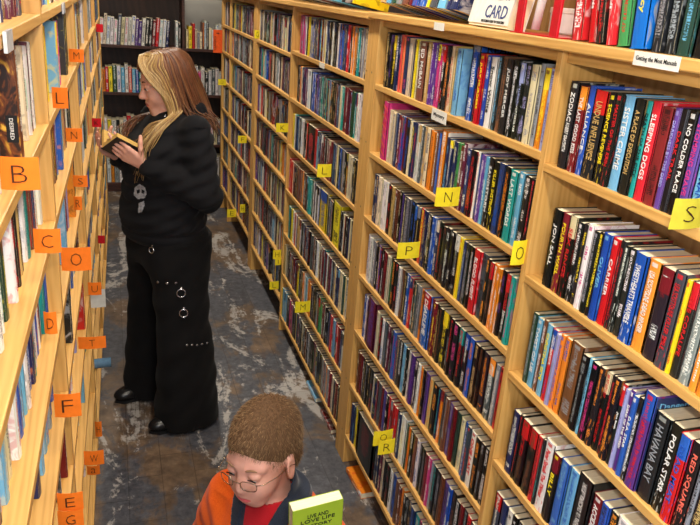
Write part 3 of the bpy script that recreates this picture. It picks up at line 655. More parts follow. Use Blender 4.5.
# white labels on right shelf fronts, silver one on the left
def flat_label(y0, y1, z0, z1, txt, lab, xf):
    o = MB().box(xf-.0014, xf-.0004, y0, y1, z0, z1).build('shelf_label', M['white_card']); tag(o, lab, 'sign', None)
    if txt:
        tm = MB(); text_on(tm, txt, (xf-.0016, y1-.006, z0+(z1-z0)*.28), (0, -1, 0), (0, 0, 1), (y1-y0)-.012, (z1-z0)*.42); tm.build('lettering', M['black_ink'], o)
flat_label(1.80, 1.90, 1.545, 1.578, 'Mystery', 'white paper label on the shelf front above the pink striped book', .87)
flat_label(1.83, 1.895, 1.789, 1.809, '', 'blank white label on the right top ledge below the books', .845)
flat_label(.945, 1.055, 1.788, 1.811, 'Getting the Most Manuals', 'long white paper strip on the top ledge below the blue book', .845)
flat_label(3.05, 3.13, 1.551, 1.574, '', 'small white label on the top shelf of third right bay', .87)
sl = MB().box(-.011, -.006, -.03, .03, -.002, .026); so = sl.build('label_holder', plain('clear_plastic', srgb(206, 210, 214), .2, .6)); so.location = LW(.0125, 1.12, 1.757); so.rotation_euler = (0, 0, LANG); tag(so, 'pale plastic label holder clipped on the upper left shelf edge', 'label holder')
so2 = so.copy(); COL.objects.link(so2); so2.location = LW(.0125, 2.2, 1.757); so2['label'] = 'pale plastic label holder on the second left bay, upper edge'
# ---------------------------------------------------------------- things along the top ledge
LZ = 1.8115
def ledge_book(y, T, H, D, spec, x, lean, tilt, title, label, name='hardback_book'):
    p = Vector((x, y, LZ)); b = Book(pos=p, rz=0, T=T, H=H, D=D, spec=spec, title=title, lean=lean, tilt=tilt, name=name, label=label, group=None)
    lift = abs(math.sin(lean))*T/2 + (math.sin(tilt)*D if tilt < 0 else 0)*0
    b.pos.z += lift + (abs(math.sin(tilt))*D if tilt > 0 else 0)
    return make_book(b)
# leaning right-hand group (x, lean about the spine foot)
for y, T, c, ttl, lab, lean in [(1.165, .034, ('r', 'w', None, 0), None, 'red hardback leaning at the left of the ledge group', -6), (1.118, .018, ('r', 'w', 'b', .2), 'Guide', 'slim red and white guide leaning on the ledge beside the red hardback', -9), (1.093, .02, ('k', 'r', None, 0), None, 'black guide leaning between two red striped ones on the ledge', -9),
        (1.063, .016, ('r', 'w', 'k', .3), 'Guide', 'slim red striped guide leaning against the green hardback on the ledge', -9), (1.03, .032, ('g', 'r', None, 0), 'Garlic and Herbs', 'green hardback leaning on the ledge', -8), (.985, .040, ('u', 'y', None, 0), 'Dick Tracy', 'thick bright blue hardback with yellow lettering on the ledge', -5),
        (.938, .022, ('k', 'e', None, 0), None, 'black grey-lettered hardback right of the bright blue one on the ledge', -3), (.912, .022, ('k', 'e', None, 0), None, 'second black grey-lettered hardback right of the bright blue one on the ledge', -3), (.878, .03, ('G', 's', None, 0), None, 'dark green spined hardback near the photo edge on the ledge', -1), (.835, .05, ('k', 'e', None, 0), None, 'large black hardback at the right end of the ledge', 0)]:
    if ttl in ('Dick Tracy', 'Guide'): ttl = '~'+ttl.split()[-1]
    if ttl == 'Garlic and Herbs': ttl = None
    y += .085
    ledge_book(y, T, .235 if T > .02 else .21, .15, c, .858+random.uniform(-.003, .003), math.radians(lean), 0, ttl, lab)
# books tipped back so that their foot shows, left half of the ledge
y = 2.40; i = 0
tipped = [('N', 'n', 'tan'), ('s', 'k', 'pale blue'), ('G', 'w', 'dark green'), ('e', 'P', 'grey'), ('n', 'w', 'brown'), ('R', 's', 'dark red'), ('b', 'r', 'blue'), ('b', 'w', 'bright blue'), ('y', 'k', 'yellow'), ('E', 'r', 'slate'), ('s', 'w', 'sky blue'), ('B', 'y', 'navy'), ('B', 'w', 'deep navy')]
wid = [.05, .045, .04, .045, .055, .022, .05, .05, .022, .05, .054, .022, .052]
for (c, k, nm), w in zip(tipped, wid):
    ledge_book(y-w/2, w-.002, .2, .14, (c, k, None, 0), .862, 0, math.radians(14), None, '%s hardback tipped back on the top ledge, %s from the far end' % (nm, ordinal(i+1)))
    y -= w*1.08; i += 1
# white boxed book with CARD on its face
cb_ = thing('hardback_book', 'big white hardback reading CARD propped face-out on the top ledge', 'book', (.862, 1.635, LZ), 0)
g = MB(); g.box(0, .003, -.1, .1, .006, .245); g.box(.047, .05, -.1, .1, .006, .245); g.box(0, .05, .097, .1, .006, .245); cvr = g.build('cover', M['white_card'], cb_)
MB().box(.003, .047, -.098, .096, .0, .24).build('page_block', M['paper'], cb_)
tm = MB(); text_on(tm, 'CARD', (-.0006, .02, .020), (0, -1, 0), (0, 0, 1), .105, .030, 2); text_on(tm, 'GREAT', (-.0006, .02, .062), (0, -1, 0), (0, 0, 1), .105, .032, 2); tm.build('lettering', plain('blue_lettering', srgb(44, 60, 120), .5), cvr)
cb_.rotation_euler = (0, math.radians(12), 0); cb_.location.z += .004
t2 = MB(); text_on(t2, 'THE ULTIMATE GUIDE TO COLLECTING', (-.0006, .03, .009), (0, -1, 0), (0, 0, 1), .115, .006, 2); t2.build('small_lettering', M['black_ink'], cvr)
# red bookend frame, white plastic handle and white carton behind
be = thing('bookend', 'red painted metal bookend frame on the top ledge', 'bookend', (.90, 1.40, LZ))
b_ = MB(); b_.box(-.05, .06, -.095, .095, 0, .002); b_.build('base_plate', M['red_metal'], be)
for s, nm in ((.068, 'upright'), (-.072, 'upright')): MB().box(-.046, -.040, s-.014, s+.014, .002, .17).build(nm, M['red_metal'], be, bevel=.001)
MB().box(-.046, -.040, -.086, .082, .15, .17).build('cross_bar', M['red_metal'], be, bevel=.001)
hd = MB().tube([(.0, .044, .004), (.0, .034, .06), (.0, .018, .098), (.0, -.008, .108), (.0, -.026, .098), (.0, -.032, .06), (.0, -.034, .03)], .0105, 10, flat=.6).build('cable_clip', M['white_plastic'], smooth=True, loc=(.886, 1.405, LZ+.006))
tag(hd, 'white curved plastic clip standing inside the red bookend', 'clip')
ct = thing('tissue_carton', 'low white carton lying on the ledge behind the red bookend', 'box', (.995, 1.415, LZ))
MB().box(-.03, .03, -.125, .11, .0025, .058).build('body', M['white_plastic'], ct, bevel=.004); MB().box(-.031, .031, -.126, .111, .046, .0585).build('lid_flap', M['white_card'], ct, bevel=.002)
# plank panel standing behind the ledge
MBp = MB()
for k in range(9): MBp.box(1.07, 1.085, .2+k*.25, .448+k*.25, 0, 2.4)
pn = MBp.build('plank_panel', M['pine_back']); tag(pn, 'upright brown plank panel standing behind the nearest right bookcase', 'panel')
# loose items on the middle ledge
y = 4.3; i = 0
for w, c, nm in [(.05, 'k', 'black'), (.03, 'r', 'red'), (.06, 'w', 'white'), (.04, 'E', 'slate'), (.07, 'c', 'cream'), (.05, 'k', 'jet black'), (.06, 'w', 'bright white'), (.05, 'n', 'brown'), (.06, 'e', 'grey'), (.06, 's', 'pale blue'), (.05, 'k', 'coal black'), (.03, 'y', 'yellow')]:
    b = Book(pos=Vector((.868, y-w/2, 1.8065)), rz=0, T=w-.002, H=.2, D=.14, spec=(c, 'k' if c != 'k' else 'w', None, 0), tilt=math.radians(10), name='hardback_book', label='%s hardback tipped back on the middle case ledge, %s from the far end' % (nm, ordinal(i+1)))
    b.pos.z += math.sin(b.tilt)*b.D; make_book(b); y -= w+.09; i += 1
# orange paperback on the floor, half under the case
b = Book(pos=Vector((.872, 2.30, .0005)), rz=math.radians(12), T=.026, H=.174, D=.106, spec=('o', 'r', 'w', .15), label='orange and white paperback lying on the floor under the nearest right case')
o = make_book(b); o.matrix_world = Matrix.Translation((.862, 2.33, .0145)) @ Matrix.Rotation(math.radians(2), 4, 'Z') @ Matrix.Rotation(math.radians(90), 4, 'X')
for i, (yy, c, nm) in enumerate([(2.78, 'R', 'dark red'), (3.05, 's', 'pale blue')]):
    b = Book(pos=Vector((0, 0, 0)), rz=0, T=.022, H=.174, D=.106, spec=(c, 'w', None, 0), label='%s paperback lying on the floor under the middle right case' % nm)
    o = make_book(b); o.matrix_world = Matrix.Translation((.874, yy, .0125)) @ Matrix.Rotation(math.radians(90), 4, 'X')
# paper sheet and shiny blue roll poking from the lower left shelves
ps = MB().box(-.05, .045, -.0008, .0008, 0, .085).build('paper_sheet', M['white_card'], loc=LW(.0, 3.05, .49)); tag(ps, 'white paper sheet jutting from a lower left shelf over the aisle', 'paper'); ps.rotation_euler = (0, 0, .05)
rl = MB().tube([(-.16, 0, 0), (-.05, 0, .0), (.05, 0, .004)], .021, 14).build('magazine_roll', plain('glossy_blue_wrap', srgb(96, 130, 158), .12, .7), smooth=True, loc=LW(.01, 2.9, .292)); tag(rl, 'shiny blue rolled magazine poking out of a low left shelf', 'magazine')

# ---------------------------------------------------------------- lamps and daylight
def area_light(name, loc, rot, sx_, sy_, power, col):
    l = bpy.data.lights.new(name, 'AREA'); l.shape = 'RECTANGLE'; l.size = sx_; l.size_y = sy_; l.energy = power; l.color = col
    o = bpy.data.objects.new(name, l); COL.objects.link(o); o.location = loc; o.rotation_euler = rot; return o
tube_m = NT('lit_tube'); tube_m.b.inputs['Emission Color'].default_value = (1, .93, .8, 1); tube_m.b.inputs['Emission Strength'].default_value = 6; tube_m = tube_m.m
for i, (x, y, p) in enumerate([(.35, .1, 34), (.35, 2.2, 26), (.35, 4.3, 26), (.45, 6.1, 16)]):
    f = thing('ceiling_light', 'long fluorescent ceiling light above the aisle', 'light', (x, y, 2.86), 0, 'ceiling lights over the aisle')
    MB().box(-.09, .09, -.62, .62, 0, .04).build('housing', M['white_plastic'], f, bevel=.003)
    for s in (-.04, .04): MB().tube([(s, -.58, -.018), (s, .58, -.018)], .013, 8).build('tube', tube_m, f, smooth=True)
    area_light('lamp_glow', (x, y, 2.825), (0, 0, 0), .16, 1.15, p, (1, .92, .78))
area_light('daylight_fill', (.38, -2.45, 1.6), (math.radians(90), 0, 0), 1.6, 1.7, 30, (.80, .88, 1))
area_light('daylight_fill', (-3.15, -.9, 1.65), (math.radians(90), 0, math.radians(-90)), 2.8, 1.8, 120, (.82, .89, 1))  # added cool fill from the left, brightens the right shelves and page tops
area_light('camera_flash', (.06, -.02, 1.99), (math.radians(68), 0, -yaw), .10, .06, 11, (1, .95, .88))
wd = bpy.data.worlds.new('world'); SC.world = wd; wd.use_nodes = True
wd.node_tree.nodes['Background'].inputs[0].default_value = (.75, .82, .95, 1); wd.node_tree.nodes['Background'].inputs[1].default_value = .6
SC.view_settings.view_transform = 'Standard'; SC.view_settings.look = 'None'; SC.view_settings.exposure = 0.0; SC.view_settings.gamma = 1; SC.view_settings.use_curve_mapping = False
# ---------------------------------------------------------------- sculpting: signed-distance shapes turned into one continuous skin
class Sculpt:
    def __init__(s, lo, hi, h):
        s.h = h; s.lo = np.array(lo, float); n = np.ceil((np.array(hi)-s.lo)/h).astype(int)+1; s.n = n
        s.ax = [s.lo[i]+h*np.arange(n[i]) for i in range(3)]; s.F = np.full(n, 1.0, np.float32)
    def put(s, prim, k=.02, op='add', pad=None):
        fn, lo, hi = prim; pad = (k+2.5*s.h) if pad is None else pad
        sl = []
        for i in range(3):
            a = max(0, int((lo[i]-pad-s.lo[i])/s.h)); b = min(s.n[i], int((hi[i]+pad-s.lo[i])/s.h)+2)
            if a >= b: return s
            sl.append(slice(a, b))
        sl = tuple(sl); X, Y, Z = (s.ax[0][sl[0]][:, None, None], s.ax[1][sl[1]][None, :, None], s.ax[2][sl[2]][None, None, :])
        d = fn(X, Y, Z); A = s.F[sl]
        if op == 'add':
            m = np.maximum(k-np.abs(A-d), 0)/max(k, 1e-6); s.F[sl] = np.minimum(A, d)-m*m*k*.25
        elif op == 'cut':
            d = -d; m = np.maximum(k-np.abs(A-d), 0)/max(k, 1e-6); s.F[sl] = np.maximum(A, d)+m*m*k*.25
        elif op == 'disp': s.F[sl] = A+d
        return s
    def mesh(s, relax=1):
        F = s.F; neg = F < 0; n = s.n
        c = np.zeros(n-1, np.int8)
        for dx in (0, 1):
            for dy in (0, 1):
                for dz in (0, 1): c += neg[dx:n[0]-1+dx, dy:n[1]-1+dy, dz:n[2]-1+dz]
        act = (c > 0) & (c < 8); idx = np.argwhere(act); vid = np.full(n-1, -1, np.int64); vid[act] = np.arange(len(idx))
        P = np.zeros((len(idx), 3)); W = np.zeros(len(idx))
        for ax in range(3):
            o = [q for q in range(3) if q != ax]
            for a in (0, 1):
                for b in (0, 1):
                    q0 = idx.copy(); q0[:, o[0]] += a; q0[:, o[1]] += b; q1 = q0.copy(); q1[:, ax] += 1
                    f0 = F[q0[:, 0], q0[:, 1], q0[:, 2]]; f1 = F[q1[:, 0], q1[:, 1], q1[:, 2]]; x = (f0 < 0) != (f1 < 0)
                    t = np.where(x, f0/np.where(x, f0-f1, 1), 0); p = q0.astype(float); p[:, ax] += t
                    P[x] += p[x]; W[x] += 1
        V = s.lo+s.h*P/W[:, None]
        Q = []
        for ax in range(3):
            o = [(ax+1) % 3, (ax+2) % 3]
            A = np.moveaxis(neg, ax, 0); x = np.moveaxis(A[:-1] != A[1:], 0, ax); e = np.argwhere(x)
            e = e[(e[:, o[0]] > 0) & (e[:, o[1]] > 0) & (e[:, o[0]] < n[o[0]]-1) & (e[:, o[1]] < n[o[1]]-1)]
            f = neg[e[:, 0], e[:, 1], e[:, 2]]
            def g(a, b):
                q = e.copy(); q[:, o[0]] -= a; q[:, o[1]] -= b; return vid[q[:, 0], q[:, 1], q[:, 2]]
            q = np.stack([g(1, 1), g(0, 1), g(0, 0), g(1, 0)], 1); q[~f] = q[~f][:, ::-1]; Q.append(q)
        Q = np.concatenate(Q)
        for _ in range(relax):
            S = np.zeros_like(V); N = np.zeros(len(V))
            for i in range(4):
                a, b = Q[:, i], Q[:, (i+1) % 4]; np.add.at(S, a, V[b]); np.add.at(N, a, 1); np.add.at(S, b, V[a]); np.add.at(N, b, 1)
            V = V*.5+.5*S/np.maximum(N, 1)[:, None]
        return V, Q
def np_obj(name, V, Q, mats, parent=None, mi=None):
    me = bpy.data.meshes.new(name); me.vertices.add(len(V)); me.vertices.foreach_set('co', V.astype(np.float32).ravel())
    me.loops.add(Q.size); me.loops.foreach_set('vertex_index', Q.astype(np.int32).ravel()); me.polygons.add(len(Q))
    me.polygons.foreach_set('loop_start', np.arange(0, Q.size, 4, dtype=np.int32)); me.polygons.foreach_set('use_smooth', np.ones(len(Q), bool))
    for m in (mats if isinstance(mats, list) else [mats]): me.materials.append(m)
    if mi is not None: me.polygons.foreach_set('material_index', mi.astype(np.int32))
    me.update(calc_edges=True); me.validate()
    o = bpy.data.objects.new(name, me); COL.objects.link(o); o.parent = parent; return o
def cone(a, b, ra, rb):
    a = np.array(a, float); b = np.array(b, float); d = b-a; L = max(d@d, 1e-12)
    def fn(X, Y, Z):
        t = np.clip(((X-a[0])*d[0]+(Y-a[1])*d[1]+(Z-a[2])*d[2])/L, 0, 1)
        return np.sqrt((X-a[0]-t*d[0])**2+(Y-a[1]-t*d[1])**2+(Z-a[2]-t*d[2])**2)-(ra+t*(rb-ra))
    r = max(ra, rb); return fn, np.minimum(a, b)-r, np.maximum(a, b)+r
def ell(c, r, R=None):
    c = np.array(c, float); r = np.array(r, float); R = np.eye(3) if R is None else np.array(R)
    def fn(X, Y, Z):
        x, y, z = X-c[0], Y-c[1], Z-c[2]
        u = [(R[0, i]*x+R[1, i]*y+R[2, i]*z) for i in range(3)]
        k0 = np.sqrt(sum((u[i]/r[i])**2 for i in range(3))); k1 = np.sqrt(sum((u[i]/r[i]**2)**2 for i in range(3)))
        return k0*(k0-1)/np.maximum(k1, 1e-9)
    e = np.abs(R) @ r; return fn, c-e, c+e
def loft(rows):
    "upright column: rows of (z, cx, cy, half-depth, half-width)"
    rows = sorted(rows); z = np.array([q[0] for q in rows]); arr = np.array(rows)
    def fn(X, Y, Z):
        zz = np.clip(Z, z[0], z[-1]); cx, cy, a, b = [np.interp(zz, z, arr[:, i]) for i in (1, 2, 3, 4)]
        d = (np.sqrt(((X-cx)/a)**2+((Y-cy)/b)**2)-1)*np.minimum(a, b)
        e = np.maximum(z[0]-Z, Z-z[-1]); return np.where(e > 0, np.maximum(d, e), np.maximum(d, e))
    lo = np.array([(arr[:, 1]-arr[:, 3]).min(), (arr[:, 2]-arr[:, 4]).min(), z[0]]); hi = np.array([(arr[:, 1]+arr[:, 3]).max(), (arr[:, 2]+arr[:, 4]).max(), z[-1]])
    return fn, lo, hi
class Frame:
    def __init__(s, origin, pitch=0, yaw_=0, roll_=0, scale=1.0):
        s.R = np.array((Matrix.Rotation(yaw_, 3, 'Z') @ Matrix.Rotation(pitch, 3, 'Y') @ Matrix.Rotation(roll_, 3, 'X'))); s.o = np.array(origin, float); s.s = scale
    def p(s, q): return s.o+s.s*(s.R @ np.array(q, float))
    def cone(s, a, b, ra, rb): return cone(s.p(a), s.p(b), ra*s.s, rb*s.s)
    def ell(s, c, r, R=None): return ell(s.p(c), np.array(r)*s.s, s.R if R is None else s.R @ np.array(R))
def sculpt_head(S, f, child=False):
    "face along +x of the frame, ears at +-y; origin between the ears"
    S.put(f.ell((-.012, 0, .038), (.096, .076, .086)), .02)
    S.put(f.ell((.028, 0, -.03), (.060, .053 if child else .056, .078)), .03)
    if child: S.put(f.ell((.046, 0, -.03), (.046, .047, .055)), .02); S.put(f.cone((.053, -.012, -.082), (.053, .012, -.082), .022, .022), .02)
    else: S.put(f.cone((.068, -.010, -.094), (.068, .010, -.094), .019, .019), .025); S.put(f.cone((.0, .045, -.07), (.055, .014, -.095), .018, .016), .02); S.put(f.cone((.0, -.045, -.07), (.055, -.014, -.095), .018, .016), .02)
    for s in (1, -1):
        S.put(f.ell((.058, s*.031, -.034), (.026, .022, .026)), .022)
        S.put(f.cone((.078, s*.012, .026), (.066, s*.045, .026), .012, .010), .014)
        S.put(f.ell((.096, s*.031, .006), (.017, .017, .011)), .014, 'cut')
        S.put(f.ell((.0745, s*.031, .006), (.0135, .0155, .0125)), .004); S.put(f.ell((.0768, s*.031, .0108), (.0138, .0165, .0100)), .003)
        S.put(f.ell((-.006, s*.078, -.006), (.024, .009, .032), Matrix.Rotation(s*.35, 3, 'Z')), .010)
        S.put(f.ell((.000, s*.088, -.004), (.013, .006, .019)), .006, 'cut')
        S.put(f.ell((-.003, s*.078, -.031), (.010, .006, .010)), .006)
    nz = .100 if child else .108
    S.put(f.cone((.080, 0, .016), (nz-.006, 0, -.024), .0085, .0105), .012); S.put(f.ell((nz-.006, 0, -.028), (.0125, .0125, .0105)), .008)
    for s in (1, -1): S.put(f.ell((nz-.016, s*.0115, -.031), (.010, .0065, .0075)), .006)
    mx = .082 if child else .0845
    S.put(f.ell((mx-.008, 0, -.060), (.016, .027, .018)), .014)
    S.put(f.ell((mx+.004, 0, -.0555), (.0085, .019, .0048)), .005); S.put(f.ell((mx+.003, 0, -.0655), (.0085, .017, .0058)), .005)
    S.put(f.cone((mx+.010, -.018, -.0605), (mx+.010, .018, -.0605), .0022, .0022), .003, 'cut')
def head_colours(V, f, child):
    L = (V-f.o) @ f.R / f.s; mx = .082 if child else .0845
    return (((L[:, 0]-mx-.004)/.016)**2+(L[:, 1]/.0225)**2+((L[:, 2]+.0605)/.0095)**2) < 1
def sculpt_hand(S, wrist, fdir, pnorm, thumb, curl, scale=1.0, spread=.10, tcurl=.4):
    "fdir: where the fingers point, pnorm: out of the palm, thumb: sideways unit towards the thumb"
    w = np.array(wrist, float); f = np.array(fdir, float); f /= np.linalg.norm(f); p = np.array(pnorm, float); p -= f*(p@f); p /= np.linalg.norm(p); t = np.array(thumb, float); t -= f*(t@f)+p*(t@p); t /= np.linalg.norm(t)
    q = scale; ends = []
    for i, (off, kn, L, r) in enumerate(((.030, .086, .040, .0088), (.010, .090, .045, .0090), (-.010, .086, .042, .0086), (-.028, .078, .033, .0078))):
        k = w+q*(f*kn+t*off); S.put(cone(w+q*(f*.012+t*off*.55), k, .0145*q, .0105*q), .012*q)
        d = f*math.cos(spread*off/.03)+t*math.sin(spread*off/.03); ang = 0; a = k
        for j, l in enumerate((1.0, .68, .55)):
            ang += curl[j]; dd = d*math.cos(ang)+p*math.sin(ang); b = a+q*L*l*dd; S.put(cone(a, b, r*q*(1-.1*j), r*q*(.9-.1*j)), .003 if j else .006*q); a = b
        ends.append(a)
    a = w+q*(f*.022+t*.026); S.put(cone(w+q*(f*.01+t*.012), a, .016*q, .0135*q), .012*q); ang = 0
    d0 = f*.62+t*.78
    for j, l in enumerate((.036, .030, .024)):
        ang += tcurl if j else tcurl*.5; dd = d0*math.cos(ang*.6)+p*math.sin(ang*.6); dd = dd/np.linalg.norm(dd); b = a+q*l*dd; S.put(cone(a, b, (.0115-.001*j)*q, (.0105-.0012*j)*q), .006*q); a = b
    return ends
def surface_hit(o, x, y):
    dg = bpy.context.evaluated_depsgraph_get(); dg.update()
    mi = o.matrix_world.inverted(); d = view_ray(x, y); a = mi @ CAMP; v = (mi.to_3x3() @ d).normalized()
    ok, loc, nor, _ = o.ray_cast(a, v)
    return (loc, nor) if ok else (None, None)
def skin(name, c, c2, rough=.5):
    t = NT(name); v = t.noise(t.coords('Object'), 28, 4, .6)
    t.base(t.ramp(v, (.3, c), (.7, c2)), rough, .35)
    t.b.inputs['Subsurface Weight'].default_value = .12; t.b.inputs['Subsurface Radius'].default_value = (.01, .004, .002); t.b.inputs['Subsurface Scale'].default_value = .4
    return t.m
def cloth(name, c, c2, scale=500, rough=.9, sheen=.2):
    t = NT(name); v = t.noise(t.coords('Object'), scale, 2, .6); g = t.noise(t.coords('Object'), 9, 3, .5)
    f = t.math('ADD', t.math('MULTIPLY', v, .5), t.math('MULTIPLY', g, .5)); t.base(t.ramp(f, (.35, c), (.65, c2)), rough, .2)
    t.b.inputs['Sheen Weight'].default_value = sheen; t.bump(v, .25, .001); return t.m
M['skin_w'] = skin('skin_fair', srgb(214, 158, 138), srgb(226, 172, 152)); M['lips'] = skin('lips', srgb(190, 104, 104), srgb(202, 118, 114), .4)
M['skin_b'] = skin('skin_child', srgb(206, 150, 134), srgb(218, 164, 148)); M['lips_b'] = skin('lips_child', srgb(200, 88, 98), srgb(212, 104, 110), .35)
M['black_fleece'] = cloth('black_sweatshirt', srgb(13, 13, 16), srgb(22, 22, 26), 500, .9, .03); M['black_denim'] = cloth('black_trousers', srgb(10, 10, 11), srgb(19, 18, 20), 700, .9, .03)
M['orange_fleece'] = cloth('orange_fleece', srgb(222, 84, 12), srgb(240, 104, 24), 260, .95, .08); M['navy_rib'] = cloth('navy_collar', srgb(26, 32, 46), srgb(42, 50, 66), 400); M['red_knit'] = cloth('red_shirt', srgb(168, 18, 30), srgb(190, 28, 40), 500)
M['blue_denim'] = cloth('blue_jeans', srgb(48, 62, 92), srgb(66, 82, 116), 600); M['leather'] = plain('black_leather', srgb(20, 20, 22), .28, .5, 0, .05)
M['eye_white'] = plain('eye_white', srgb(226, 222, 216), .2, .5, 0, .01); M['iris'] = plain('iris_brown', srgb(52, 38, 30), .15, .5, 0, .03); M['brow'] = plain('brow_hair', srgb(104, 74, 50), .7, .2); M['lash'] = plain('lash_dark', srgb(34, 26, 24), .6, .2)
M['sole'] = plain('rubber_sole', srgb(26, 26, 28), .7, .3)
def hair_mat(name, rough=.42, spec=.45):
    t = NT(name); a = t.new('ShaderNodeAttribute', attribute_name='tone', attribute_type='GEOMETRY'); v = t.noise(t.coords('Object', (90, 90, 8)), 2.2, 3, .6)
    mx_ = t.new('ShaderNodeMix', data_type='RGBA', blend_type='MULTIPLY'); mx_.inputs[0].default_value = 1; t.link(a.outputs['Color'], mx_.inputs[6]); t.link(t.ramp(v, (.25, (.6, .6, .6, 1)), (.75, (1.15, 1.15, 1.15, 1))), mx_.inputs[7])
    t.base(mx_.outputs[2], rough, spec); return t.m
M['hair'] = hair_mat('hair_strands'); M['hair_b'] = hair_mat('short_hair', .8, .15)
def tone_mesh(o, cols):
    a = o.data.attributes.new('tone', 'FLOAT_COLOR', 'FACE'); a.data.foreach_set('color', np.asarray(cols, np.float32).ravel())
def sphere(mb, c, r, R=None, n=12, m=8, mi=0, cap=None):
    c = np.array(c); R = np.eye(3) if R is None else R; o = len(mb.v); rr = np.array(r)*np.ones(3)
    vs = []
    for i in range(m+1):
        th = PI*i/m*(1 if cap is None else cap)
        for k in range(n):
            q = np.array((math.cos(th), math.sin(th)*math.cos(2*PI*k/n), math.sin(th)*math.sin(2*PI*k/n)))*rr; vs.append(tuple(c+R @ q))
    fs = [(i*n+k, i*n+(k+1) % n, (i+1)*n+(k+1) % n, (i+1)*n+k) for i in range(m) for k in range(n)]
    mb.add(vs, fs, mi)
def face_parts(f, body, brow_mat, gaze_down=.35, lid=.004):
    for s in (1, -1):
        c = f.p((.0755, s*.031, .0055)); mb = MB(); sphere(mb, c, .0132*f.s, f.R); e = mb.build('eye', M['eye_white'], body, True)
        g = f.R @ np.array(Matrix.Rotation(gaze_down, 3, 'Y')); mi_ = MB(); sphere(mi_, f.p((.0757, s*.031, .0055)), .01335*f.s, g, cap=.17, m=4); mi_.build('iris', M['iris'], e, True)
        lash = [f.p((.0895-.5*(y_-.031)**2*8, s*y_, .0032-abs(y_-.033)*.10)) for y_ in (.019, .025, .031, .037, .043)]
        MB().tube(lash, .0014*f.s, 6).build('eyelash', M['lash'], body, True)
        br = [f.p((.0915-abs(y_-.02)*.30, s*y_, .0265+.006*math.sin((y_-.014)/.034*PI*.8))) for y_ in (.014, .022, .030, .038, .046)]
        MB().tube(br, [.0016*f.s, .0028*f.s, .0028*f.s, .0024*f.s, .001*f.s], 6, flat=.6).build('eyebrow', brow_mat, body, True)
def catmull(P, n=5):
    P = [np.array(p, float) for p in P]; P = [2*P[0]-P[1]]+P+[2*P[-1]-P[-2]]; out = []
    for i in range(1, len(P)-2):
        for k in range(n):
            t = k/n; a, b, c, d = P[i-1:i+3]; out.append(.5*((2*b)+(-a+c)*t+(2*a-5*b+4*c-d)*t*t+(-a+3*b-3*c+d)*t**3))
    out.append(P[-2]); return out

# ---------------------------------------------------------------- the reading woman (local frame: x ahead, y her left, z up)
WROT = math.radians(203)
woman_loc = Vector((.205, 2.972, 0))
hf = Frame((-.002, -.014, 1.474), pitch=math.radians(14), yaw_=math.radians(-13), scale=1.0)
S = Sculpt((-.28, -.36, 0), (.42, .36, 1.64), .0042)
sculpt_head(S, hf)
S.put(cone((-.05, 0, 1.32), (-.022, -.010, 1.42), .056, .052), .03)
S.put(loft([(.82, 0, 0, .09, .13), (.93, -.01, 0, .11, .15), (1.05, .0, 0, .105, .14), (1.2, .0, 0, .11, .155), (1.33, -.03, 0, .085, .15), (1.37, -.04, 0, .06, .09)]), .03)
S.put(cone((-.03, .13, 1.30), (-.03, -.13, 1.30), .035, .035), .03)
WL = np.array((.150, .115, 1.185)); WRt = np.array((.185, -.085, 1.19))
EL = np.array((-.045, .235, 1.07)); ERt = np.array((-.02, -.24, 1.08))
for sh, el, wr in (((-.03, .17, 1.325), EL, WL), ((-.03, -.17, 1.325), ERt, WRt)):
    sh = np.array(sh)-np.array((0, 0, .02)); S.put(cone(sh, el, .036, .034), .02); S.put(cone(el, wr, .034, .024), .02)
# open book: spine runs away from her and upwards
bdir = np.array((.86, -.06, .50)); bdir /= np.linalg.norm(bdir)
bl = np.array((0, 1, 0)) - bdir*(bdir[1]); bl /= np.linalg.norm(bl); bn = np.cross(bdir, bl)   # bn: towards her face
BC = np.array((.176, .016, 1.180))
lh = sculpt_hand(S, WL+np.array((.004, -.008, .004)), (.62, -.30, .42), (-.15, -.80, .58), (-.45, .25, .80), (.22, .30, .25), .92, .10, .55)
rh = sculpt_hand(S, WRt+np.array((.004, .006, .004)), (.62, .30, .42), (-.15, .80, .58), (-.45, -.25, .80), (.22, .30, .25), .92, .10, .55)
for s in (.125, -.14): S.put(cone((0, s*.8, .86), (0, s, .48), .09, .06), .03); S.put(cone((0, s, .48), (-.02, s, .07), .055, .04), .02); S.put(cone((-.02, s, .045), (.08, s, .03), .030, .018), .02)
V, Q = S.mesh(1); lip = head_colours(V, hf, False); mi = lip[Q].mean(1) > .5
woman = np_obj('person', V, Q, [M['skin_w'], M['lips']], None, mi); woman.location = woman_loc; woman.rotation_euler = (0, 0, WROT)
tag(woman, 'woman with long blonde and brown hair in black hoodie and wide trousers reading a book', 'person')
face_parts(hf, woman, M['brow'], .55)
# hoodie
S = Sculpt((-.36, -.40, .78), (.40, .40, 1.48), .0055)
S.put(loft([(.845, .015, 0, .150, .178), (.87, .02, 0, .168, .192), (.95, .025, 0, .172, .195), (1.05, .022, 0, .160, .185), (1.15, .02, 0, .150, .178), (1.25, .010, 0, .138, .168), (1.31, -.015, 0, .112, .155), (1.355, -.035, 0, .085, .115), (1.385, -.045, 0, .072, .082)]), .03)
for s in (1, -1): S.put(ell((.085, s*.075, 1.20), (.082, .082, .075)), .05)
for sh, el, wr, s in (((-.035, .165, 1.315), EL, WL, 1), ((-.035, -.165, 1.315), ERt, WRt, -1)):
    sh = np.array(sh); S.put(cone(sh, el, .064, .060), .035); S.put(cone(el, el+(wr-el)*.86, .060, .044), .02); S.put(cone(el+(wr-el)*.84, el+(wr-el)*.95, .038, .036), .008)
S.put(cone((-.10, -.06, 1.375), (-.10, .06, 1.375), .04, .04), .03); S.put(cone((-.13, -.04, 1.335), (-.13, .04, 1.335), .04, .04), .03)
